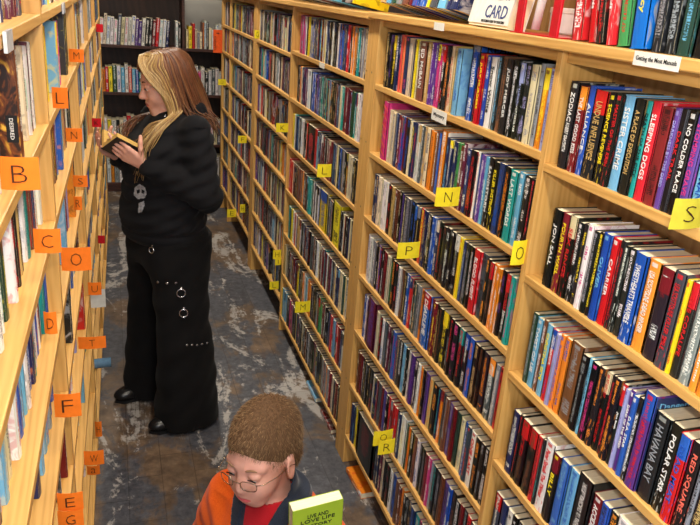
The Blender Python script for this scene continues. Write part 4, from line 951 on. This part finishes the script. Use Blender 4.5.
S.put(cone((-.10, .07, 1.375), (.035, .060, 1.315), .026, .016), .02); S.put(cone((-.10, -.07, 1.375), (.035, -.060, 1.315), .026, .016), .02)
S.put(ell((.01, 0, 1.44), (.078, .066, .075)), .015, 'cut'); S.put(cone((.06, 0, 1.40), (.10, 0, 1.32), .035, .012), .01, 'cut')
S.put((lambda X, Y, Z: np.maximum(.862-Z, Z-.9)*0+.006*np.exp(-((Z-.898)/.006)**2)+0*X+0*Y, (-.3, -.3, .86), (.3, .3, .93)), .0, 'disp', 0)
S.put((lambda X, Y, Z: .0045*np.sin(Z*62+Y*18+X*30)*np.sin(X*38-Z*21+Y*9)+.003*np.sin(Z*120+X*60), (-.36, -.40, .92), (.40, .40, 1.33)), 0, 'disp', 0)
V, Q = S.mesh(1); hoodie = np_obj('hoodie', V, Q, M['black_fleece'], woman)
# trousers, wide at the hem
S = Sculpt((-.26, -.38, 0), (.24, .36, .93), .006)
near_ = [(.012, -.005, .150, .150, .115), (.06, -.003, .148, .148, .112), (.2, 0, .145, .138, .106), (.35, .0, .138, .128, .10), (.5, .004, .125, .116, .098), (.65, .005, .11, .122, .10), (.8, 0, .09, .14, .105), (.87, 0, .08, .145, .11)]
far_ = [(.012, .0, -.165, .145, .112), (.06, 0, -.165, .143, .11), (.2, .005, -.16, .135, .105), (.35, .008, -.15, .125, .10), (.5, .01, -.135, .116, .098), (.65, .008, -.12, .122, .10), (.8, 0, -.095, .14, .105), (.87, 0, -.08, .145, .11)]
S.put(loft(near_), .02); S.put(loft(far_), .02); S.put(loft([(.74, .0, 0, .14, .17), (.80, .0, 0, .150, .185), (.90, 0, 0, .142, .175)]), .04)
for pts in (near_, far_): S.put(loft([(-.02, pts[0][1], pts[0][2], pts[0][3]-.012, pts[0][4]-.012), (.03, pts[1][1], pts[1][2], pts[1][3]-.014, pts[1][4]-.014)]), .004, 'cut')
S.put((lambda X, Y, Z: .004*np.sin(np.arctan2(Y-.14*np.sign(Y), X)*5+Z*9)*np.clip(1-Z/.6, 0, 1)+.0035*np.sin(Z*46+X*22)*np.sin(X*26+Z*8), (-.26, -.38, .02), (.24, .36, .84)), 0, 'disp', 0)
V, Q = S.mesh(1); trousers = np_obj('trousers', V, Q, M['black_denim'], woman)
# shoes
for sx0, s in ((.0, .148), (.0, -.165)):
    S = Sculpt((-.16, s-.07, -.002), (.26, s+.07, .13), .004); dx = .0 if s > 0 else .02
    S.put(ell((.10+dx, s, .034), (.085, .044, .034)), .02); S.put(ell((-.03+dx, s, .036), (.10, .038, .036)), .02); S.put(cone((-.06+dx, s, .05), (-.06+dx, s, .11), .04, .042), .02)
    S.put((lambda X, Y, Z: -(Z-.004)+0*X+0*Y, (-.2, s-.1, -.05), (.3, s+.1, .0)), .001, 'cut', .02)
    V, Q = S.mesh(1); so_ = np_obj('shoe', V, Q, M['leather'], woman)
    mb = MB(); outl = [(-.115+dx, 0), (-.10+dx, .034), (-.02+dx, .038), (.07+dx, .044), (.15+dx, .036), (.182+dx, .0), (.15+dx, -.036), (.07+dx, -.044), (-.02+dx, -.038), (-.10+dx, -.034)]
    mb.add([(x, s+y, .0006) for x, y in outl]+[(x, s+y, .012) for x, y in outl], [tuple(range(9, -1, -1)), tuple(range(10, 20))]+[(i, (i+1) % 10, 10+(i+1) % 10, 10+i) for i in range(10)]); mb.build('sole', M['sole'], so_)
# hair: undercap plus many locks
hair = []; tones = []
hm = MB(); 
def lock(pts, r, tone, flat=.45, n=6):
    P = catmull(pts, 5); N = len(P); rs = [r*(.55+.45*math.sin(PI*min(1, .25+i/N*.9)))*(1-.75*max(0, (i/N-.7)/.3)) for i in range(N)]
    k = len(hm.f); hm.tube(P, rs, n, flat=flat); tones.extend([tone]*(len(hm.f)-k))
BL = [srgb(184, 150, 92), srgb(168, 132, 78), srgb(200, 170, 116), srgb(146, 110, 64)]; BR_ = [srgb(104, 66, 42), srgb(122, 78, 46), srgb(84, 52, 36), srgb(138, 92, 56), srgb(112, 66, 40)]
def scalp(a, e, k=1.0):   # a azimuth from the face (0 = front, + = her left), e elevation
    return hf.p((-.012+.098*k*math.cos(e)*math.cos(a), .079*k*math.cos(e)*math.sin(a), .038+.090*k*math.sin(e)))
R2 = random.Random(11)
for side in (1, -1):
    for i in range(96):
        u = i/95; a = side*(.40+u*2.75); k = 1.06+R2.uniform(0, .07)
        part = hf.p((.055-.13*u+R2.uniform(-.008, .008), .010+side*.006, .129-.020*abs(u-.35)+R2.uniform(0, .003)))
        p1 = scalp(side*(.62+u*2.3), .92-.1*u, k); p2 = scalp(a, .42, k+.02); p3 = scalp(a+side*max(0, .5-u*1.2), -.10, k+.05)
        front = u < .42
        if front:
            drop = hf.p((.030-.08*u, side*(.094-.01*u), -.105)); end_z = R2.uniform(1.10, 1.22) if R2.random() < .65 else R2.uniform(1.2, 1.3)
            q = np.array((.110+R2.uniform(-.015, .025)-u*.06, side*(.088+R2.uniform(-.03, .025))-.01, 1.315)); e_ = np.array((.168+R2.uniform(-.012, .016)-u*.03, side*(.085+R2.uniform(-.045, .035)), end_z))
            drop = drop + np.array((R2.uniform(-.012, .012), R2.uniform(-.006, .01), 0)); pts = [part, p1, p2, p3, drop, q, e_]
        else:
            b = (u-.42)/.58; aa = a
            q = np.array((-.02+.120*math.cos(aa)-.05*b, -.01+.105*math.sin(aa)*(1+.15*b), 1.385+R2.uniform(-.015, .015))); rr_ = R2.uniform(.95, 1.06); e_ = np.array((-.045+.150*math.cos(aa)*rr_-.01, .150*math.sin(aa)*rr_+R2.uniform(-.02, .02), R2.uniform(1.24, 1.31)+.065*abs(math.sin(aa))))
            pts = [part, p1, p2, p3, q, e_]
        blonde = (side > 0 and u < .24) or (side > 0 and u < .36 and R2.random() < .4) or R2.random() < .05
        lock(pts, R2.uniform(.006, .0095), R2.choice(BL) if blonde else R2.choice(BR_))
# loose blonde sweep over her near cheek
for i in range(26):
    u = i/25; part = hf.p((.07-.06*u, .004, .127)); p1 = hf.p((.088-.05*u, .040, .10)); p2 = hf.p((.078-.055*u+R2.uniform(-.003, .003), .072, .045)); p3 = hf.p((.044-.045*u, .088, -.02)); p4 = hf.p((.018-.045*u, .092, -.09))
    lock([part, p1, p2, p3, p4, np.array((.095-.05*u+R2.uniform(-.01, .01), .105, 1.335)), np.array((.165-.04*u+R2.uniform(-.01, .01), .115+R2.uniform(-.02, .02), 1.26)), np.array((.175-.03*u+R2.uniform(-.01, .012), .105+R2.uniform(-.03, .03), R2.uniform(1.12, 1.22)))], .0075, R2.choice(BL))
ho = hm.build('hair', M['hair'], woman, True); tone_mesh(ho, tones)
S = Sculpt((-.2, -.16, 1.36), (.2, .16, 1.66), .005); S.put(hf.ell((-.016, 0, .042), (.100, .080, .090)), .01); S.put(hf.ell((-.04, 0, -.03), (.075, .078, .09)), .03)
S.put(hf.ell((.085, 0, -.045), (.075, .10, .095)), .012, 'cut')
V, Q = S.mesh(1); hc = np_obj('hair_underlayer', V, Q, M['hair'], ho); tone_mesh(hc, np.tile(np.array(BR_[0]), (len(Q), 1)))
# necklace cord, print and hardware
MB().tube([(.03, .055, 1.365), (.065, .035, 1.325), (.085, .0, 1.29), (.065, -.035, 1.325), (.03, -.055, 1.365)], .0022, 6).build('necklace', M['chrome'], woman, True)
print_m = plain('pale_print', srgb(150, 150, 154), .8, .2, 0, .2, 90)
def patch(o, polys, holes, step, name, mat):
    def inside(x, y, P):
        r = False
        for i in range(len(P)):
            (x1, y1), (x2, y2) = P[i], P[i-1]
            if (y1 > y) != (y2 > y) and x < (x2-x1)*(y-y1)/(y2-y1)+x1: r = not r
        return r
    xs = [p[0] for P in polys for p in P]; ys = [p[1] for P in polys for p in P]; mb = MB(); cache = {}
    nx = int((max(xs)-min(xs))/step)+1; ny = int((max(ys)-min(ys))/step)+1
    def v(i, j):
        if (i, j) not in cache:
            l, n_ = surface_hit(o, min(xs)+i*step, min(ys)+j*step); cache[(i, j)] = None if l is None else (len(mb.v))
            if l is not None: mb.v.append(tuple(l+n_*.0012))
        return cache[(i, j)]
    for i in range(nx):
        for j in range(ny):
            x = min(xs)+(i+.5)*step; y = min(ys)+(j+.5)*step
            if any(inside(x, y, P) for P in polys) and not any(inside(x, y, P) for P in holes):
                q = [v(i, j), v(i+1, j), v(i+1, j+1), v(i, j+1)]
                if None not in q: mb.f.append(tuple(q)); mb.m.append(0)
    if mb.f: mb.build(name, mat, o)
patch(hoodie, [[(135, 187), (140, 184), (145, 187), (147, 193), (145, 198), (138, 199), (134, 195)], [(139, 203), (144, 201), (145, 205), (142, 212), (138, 213)]], [[(137, 190), (140, 189), (140, 193), (137, 194)], [(142, 189), (145, 191), (144, 194), (142, 193)]], .6, 'chest_print', print_m)
def stud(px, py, r=.0055, name='stud'):
    l, n_ = surface_hit(trousers, px, py)
    if l is None: return
    mb = MB(); R = np.array(Vector((1, 0, 0)).rotation_difference(n_).to_matrix()); sphere(mb, np.array(l), (r*.6, r, r), R, 8, 4, cap=.5); mb.build(name, M['chrome'], trousers, False)
for q in ((158, 282), (167, 283.5), (176, 283)): stud(*q, .0062, 'star_stud')
for q in ((187, 345), (192, 345), (197, 345), (202, 344), (207, 343)): stud(*q)
for px, py in ((181, 293), (183.5, 313), (152, 250)):
    l, n_ = surface_hit(trousers, px, py)
    if l is None: continue
    mb = MB(); R = Vector((0, 0, 1)).rotation_difference(n_).to_matrix(); rr = .017 if py > 260 else .012
    mb.tube([l+n_*.004+R @ Vector((rr*math.cos(a*PI/8), rr*math.sin(a*PI/8), 0)) for a in range(16)], .0028, 6, True); rg = mb.build('metal_ring', M['chrome'], trousers, True)
    t_ = MB(); l2, n2 = surface_hit(trousers, px+.5, py-5)
    if l2 is not None: sphere(t_, np.array(l2), (.004, .0055, .0055), np.array(Vector((1, 0, 0)).rotation_difference(n2).to_matrix()), 8, 4, cap=.5); t_.build('rivet', M['chrome'], rg)
# the open paperback in her hands
def wl(p): return tuple(p)
bk2 = thing('open_book', 'open paperback with dark cover and tan page edges held in both hands by the woman', 'book', (0, 0, 0)); bk2.location = woman_loc; bk2.rotation_euler = (0, 0, WROT)
Hh = .118; Wd = .105; pg = MB(); cvb = MB()
for s in (1, -1):
    wdir = bl*s*math.cos(math.radians(38))+bn*math.sin(math.radians(38)); nrm = np.cross(bdir, wdir)*s   # rising halves
    if nrm @ bn < 0: nrm = -nrm
    th = .024 if s > 0 else .014
    def pt(u, w_, d): return BC+bdir*u+wdir*w_+nrm*d
    c8 = [pt(-Hh, .004, 0), pt(Hh, .004, 0), pt(Hh, Wd, 0), pt(-Hh, Wd, 0), pt(-Hh, .004, th), pt(Hh, .004, th), pt(Hh, Wd-.006, th), pt(-Hh, Wd-.006, th)]
    F8 = [(3, 2, 1, 0), (4, 5, 6, 7), (0, 1, 5, 4), (1, 2, 6, 5), (2, 3, 7, 6), (3, 0, 4, 7)]
    pg.add(c8, F8); Hc = Hh+.003
    c8 = [pt(-Hc, 0, -.0014), pt(Hc, 0, -.0014), pt(Hc, Wd+.002, -.0014), pt(-Hc, Wd+.002, -.0014), pt(-Hc, 0, -.0002), pt(Hc, 0, -.0002), pt(Hc, Wd+.002, -.0002), pt(-Hc, Wd+.002, -.0002)]
    cvb.add(c8, F8)
M['tan_pages'] = plain('tan_pages', srgb(206, 168, 96), .9, .1, 0, .06, 200)
cvb.build('cover', plain('dark_cover', srgb(38, 34, 38), .4, .4), bk2); pg.build('page_block', M['tan_pages'], bk2)

# ---------------------------------------------------------------- the boy (local frame as above)
BROT = math.radians(222); boy_loc = Vector((.330, 1.389, -.25))   # kneeling: local floor at z=.25
bf = Frame((.045, 0, 1.105), pitch=math.radians(6), yaw_=math.radians(2), roll_=math.radians(3.6), scale=.93)
S = Sculpt((-.42, -.24, .24), (.26, .30, 1.26), .0034)
sculpt_head(S, bf, True)
S.put(cone((-.015, 0, .95), (.012, 0, 1.04), .044, .040), .02)
S.put(loft([(.55, 0, 0, .085, .105), (.62, 0, 0, .09, .11), (.72, 0, 0, .085, .10), (.85, 0, 0, .088, .115), (.92, -.012, 0, .07, .12), (.965, -.018, 0, .05, .08)]), .03)
bLw = np.array((.130, .205, .915)); bRw = np.array((.19, -.03, .72)); bLe = np.array((.0, .20, .745)); bRe = np.array((-.0, -.205, .71))
for sh, el, wr in (((-.015, .12, .915), bLe, bLw), ((-.015, -.12, .915), bRe, bRw)):
    S.put(cone(sh, el, .038, .030), .02); S.put(cone(el, wr, .029, .020), .015)
sculpt_hand(S, bLw, (.25, .12, .95), (-.45, .1, .2), (.3, .9, .1), (.2, .3, .3), .72, .08, .5)
sculpt_hand(S, bRw, (.75, .45, .1), (-.1, .3, .9), (.3, -.8, .3), (.3, .4, .3), .72, .1, .4)
for s in (.065, -.065): S.put(cone((0, s, .58), (.09, s*1.3, .32), .066, .046), .03); S.put(cone((.09, s*1.3, .31), (-.19, s*1.2, .292), .040, .028), .02); S.put(cone((-.19, s*1.2, .292), (-.28, s*1.2, .285), .022, .018), .02)
V, Q = S.mesh(1); lip = head_colours(V, bf, True); mi = lip[Q].mean(1) > .5
boy = np_obj('person', V, Q, [M['skin_b'], M['lips_b']], None, mi); boy.location = boy_loc; boy.rotation_euler = (0, 0, BROT)
tag(boy, 'boy with short brown hair and glasses in an orange jacket with navy collar', 'person')
face_parts(bf, boy, plain('brow_light', srgb(150, 116, 88), .8, .2), .5)
# shirt, jacket, collar
S = Sculpt((-.16, -.18, .52), (.16, .18, 1.02), .005); S.put(loft([(.56, 0, 0, .10, .12), (.72, .0, 0, .097, .112), (.85, .0, 0, .098, .125), (.92, -.010, 0, .082, .125), (.965, -.012, 0, .062, .085), (.985, -.010, 0, .052, .058)]), .02)
S.put(cone((-.01, 0, .94), (.015, 0, 1.04), .045, .041), .004, 'cut'); V, Q = S.mesh(1); np_obj('shirt', V, Q, M['red_knit'], boy)
S = Sculpt((-.24, -.28, .50), (.28, .28, 1.04), .0045)
S.put(loft([(.535, .005, 0, .125, .150), (.56, .005, 0, .140, .162), (.70, .005, 0, .130, .150), (.84, .003, 0, .125, .160), (.91, -.012, 0, .104, .158), (.955, -.018, 0, .080, .110), (.985, -.016, 0, .068, .078)]), .02)
for sh, el, wr in (((-.015, .125, .895), bLe, bLw), ((-.015, -.125, .895), bRe, bRw)):
    sh = np.array(sh)*np.array((1, 1.1, 1)); S.put(cone(sh, el, .064, .054), .04); S.put(cone(el, el+(wr-el)*.9, .050, .038), .02)
def wedge(X, Y, Z):
    w_ = (Z-.80)*.27; return np.maximum(np.abs(Y)-w_+0*X, .03-X)
S.put((wedge, (.02, -.12, .78), (.2, .12, 1.05)), .004, 'cut', .01)
S.put(cone((-.015, 0, .92), (.02, 0, 1.06), .053, .056), .006, 'cut')
S.put((lambda X, Y, Z: .004*np.sin(Z*70+Y*30)*np.sin(X*50+Z*24+Y*14), (-.24, -.28, .55), (.28, .28, .93)), 0, 'disp', 0)
V, Q = S.mesh(1); jacket = np_obj('jacket', V, Q, M['orange_fleece'], boy)
SK = Sculpt((-.24, -.28, .50), (.28, .28, 1.04), .0035); SK.put(loft([(.70, .005, 0, .130, .150), (.84, .003, 0, .125, .160), (.91, -.012, 0, .104, .158), (.955, -.018, 0, .080, .110), (.985, -.016, 0, .068, .078)]), .02); SK.F -= .008
SK.put(cone((-.014, 0, .94), (-.004, 0, 1.0), .066, .060), .012)
def lapel(X, Y, Z):
    aY = np.abs(Y); w_ = (Z-.80)*.27; front = np.maximum(np.maximum(w_-.001-aY, aY-w_-(Z-.866)*.42-.004), .862-Z); nape = .976-Z+.0*aY
    return np.where(X > .005, front, nape)+0*X
XX, YY, ZZ = SK.ax[0][:, None, None], SK.ax[1][None, :, None], SK.ax[2][None, None, :]
SK.F = np.maximum(SK.F, lapel(XX, YY, ZZ).astype(np.float32)); SK.put(cone((-.015, 0, .90), (.012, 0, 1.06), .054, .052), .004, 'cut')
V, Q = SK.mesh(1); np_obj('collar', V, Q, M['navy_rib'], boy)
S = Sculpt((-.30, -.20, .245), (.20, .20, .63), .0055)
for s in (.068, -.068): S.put(cone((0, s, .57), (.09, s*1.3, .325), .088, .064), .03); S.put(cone((.09, s*1.3, .315), (-.17, s*1.2, .306), .060, .050), .02)
S.put(loft([(.50, 0, 0, .095, .12), (.60, 0, 0, .097, .122)]), .03); S.put((lambda X, Y, Z: -(Z-.252)+0*X+0*Y, (-.4, -.3, .2), (.3, .3, .25)), .001, 'cut', .02)
V, Q = S.mesh(1); np_obj('jeans', V, Q, M['blue_denim'], boy)
for s in (.08, -.08):
    S = Sculpt((-.38, s*1.0-.07, .245), (-.14, s*1.0+.07, .36), .004); S.put(ell((-.285, s, .287), (.072, .038, .034)), .02); S.put(ell((-.205, s, .292), (.045, .036, .036)), .02)
    S.put((lambda X, Y, Z: -(Z-.253)+0*X+0*Y, (-.5, s-.1, .2), (.0, s+.1, .25)), .001, 'cut', .02); V, Q = S.mesh(1); np_obj('shoe', V, Q, M['white_plastic'], boy)
# short hair: cap plus thousands of fine tufts
S = Sculpt((-.16, -.12, 1.0), (.18, .12, 1.27), .003)
S.put(bf.ell((-.022, 0, .050), (.104, .081, .099)), .01); S.put(bf.ell((-.055, 0, -.015), (.058, .068, .065)), .02)
S.put(bf.ell((.118, 0, -.016), (.076, .110, .090)), .006, 'cut'); S.put(bf.ell((.015, 0, -.075), (.085, .12, .062)), .008, 'cut')
V, Q = S.mesh(2); cap = np_obj('hair', V, Q, M['hair_b'], boy); HB = [srgb(118, 90, 64), srgb(138, 108, 78), srgb(100, 74, 52), srgb(160, 130, 96)]
tone_mesh(cap, np.tile(np.array(srgb(100, 74, 52)), (len(Q), 1)))
me = cap.data; tm = MB(); tt = []; FC = np.array([p.center[:] for p in me.polygons]); FN = np.array([p.normal[:] for p in me.polygons]); cen = bf.p((-.012, 0, .03))
outm = np.where(((FC-cen)*FN).sum(1) > .02)[0]; pick = R2.choices(list(outm), k=9000); fw_ = bf.R @ np.array((1, 0, -.25))
crown = bf.p((-.06, 0, .12))
for i in pick:
    c_ = FC[i]; n_ = FN[i]; flow = (c_-crown); flow = flow-n_*(flow@n_); L_ = np.linalg.norm(flow); flow = flow/L_ if L_ > 1e-4 else fw_
    d = n_*.55+flow*.75+np.array((R2.uniform(-.3, .3), R2.uniform(-.3, .3), R2.uniform(-.2, .2))); d /= np.linalg.norm(d); ln = R2.uniform(.007, .013)
    s_ = np.cross(n_, d); s_ /= max(1e-6, np.linalg.norm(s_)); w_ = R2.uniform(.0004, .0008); b0 = c_-n_*.001+np.array((R2.uniform(-.0015, .0015), R2.uniform(-.0015, .0015), 0)); q = np.cross(d, s_)
    tm.add([b0+s_*w_, b0-s_*w_*.5+q*w_*.8, b0-s_*w_*.5-q*w_*.8, b0+d*ln], [(0, 1, 3), (1, 2, 3), (2, 0, 3)]); t0 = R2.choice(HB); tt += [t0]*3
tf = tm.build('hair_tufts', M['hair_b'], cap); tone_mesh(tf, tt); tf['kind'] = 'stuff'
# glasses
gl = MB(); gx = .108
for s in (1, -1):
    pts = []
    for k in range(20):
        a = 2*PI*k/20; cx = .0205*abs(math.cos(a))**.7*math.copysign(1, math.cos(a)); cz = .0135*abs(math.sin(a))**.7*math.copysign(1, math.sin(a)); yy = s*(.0315)+cx
        pts.append(bf.p((gx-.0045*(abs(yy)/.05)**2*2, yy, -.002+cz)))
    gl.tube(pts, .0011, 6, True)
    gl.tube([bf.p(q) for q in ((gx-.008, s*.053, .006), (gx-.018, s*.066, .006), (.05, s*.078, .004), (.0, s*.0835, .004), (-.02, s*.0835, -.008))], .0010, 6)
gl.tube([bf.p(q) for q in ((gx, .011, .003), (gx+.003, 0, .006), (gx, -.011, .003))], .0011, 6)
go = gl.build('glasses', plain('thin_metal_frame', srgb(186, 170, 150), .25, .5, 1, .03), boy, True)
gt_ = NT('spectacle_glass'); gt_.b.inputs['Transmission Weight'].default_value = 1; gt_.b.inputs['IOR'].default_value = 1.05; gt_.b.inputs['Roughness'].default_value = 0; gt_.b.inputs['Base Color'].default_value = (1, 1, 1, 1)
for s in (1, -1):
    lm_ = MB(); pts = []
    for k in range(20):
        a = 2*PI*k/20; yy = s*.0315+.0198*abs(math.cos(a))**.7*math.copysign(1, math.cos(a)); pts.append(bf.p((gx-.0045*(abs(yy)/.05)**2*2, yy, -.002+.0128*abs(math.sin(a))**.7*math.copysign(1, math.sin(a)))))
    fx = bf.R @ np.array((.0008, 0, 0)); lm_.add([p-fx for p in pts]+[p+fx for p in pts], [tuple(range(19, -1, -1)), tuple(range(20, 40))]+[(k, (k+1) % 20, 20+(k+1) % 20, 20+k) for k in range(20)]); lm_.build('lens', gt_.m, go)
# lime paperback in his left hand
gb = thing('paperback', 'lime green paperback held upright by the boy, cover towards the camera', 'book', (.365, 1.13, .742), math.radians(12))
gb.rotation_euler = (math.radians(6), math.radians(-4), math.radians(4)); W2, T2, H2 = .106, .026, .178
cv = MB(); cv.box(-W2/2, W2/2, -T2/2, -T2/2+.001, 0, H2); cv.box(-W2/2, W2/2, T2/2-.001, T2/2, 0, H2); cv.box(W2/2-.001, W2/2, -T2/2, T2/2, 0, H2)
cvo = cv.build('cover', plain('lime_cover', srgb(150, 176, 44), .45, .4, 0, .04, 20), gb); MB().box(-W2/2+.001, W2/2-.001, -T2/2+.001, T2/2-.001, .001, H2-.001).build('page_block', M['paper'], gb)
tm = MB(); text_on(tm, 'LIVE AND', (-.022, -T2/2-.0005, H2-.030), (1, 0, 0), (0, 0, 1), .044, .010, 2); text_on(tm, 'LOVE LIFE', (-.036, -T2/2-.0005, H2-.042), (1, 0, 0), (0, 0, 1), .072, .009, 2); text_on(tm, 'A STORY', (-.03, -T2/2-.0005, H2-.056), (1, 0, 0), (0, 0, 1), .06, .008, 2)
tm.build('title', M['black_ink'], cvo)
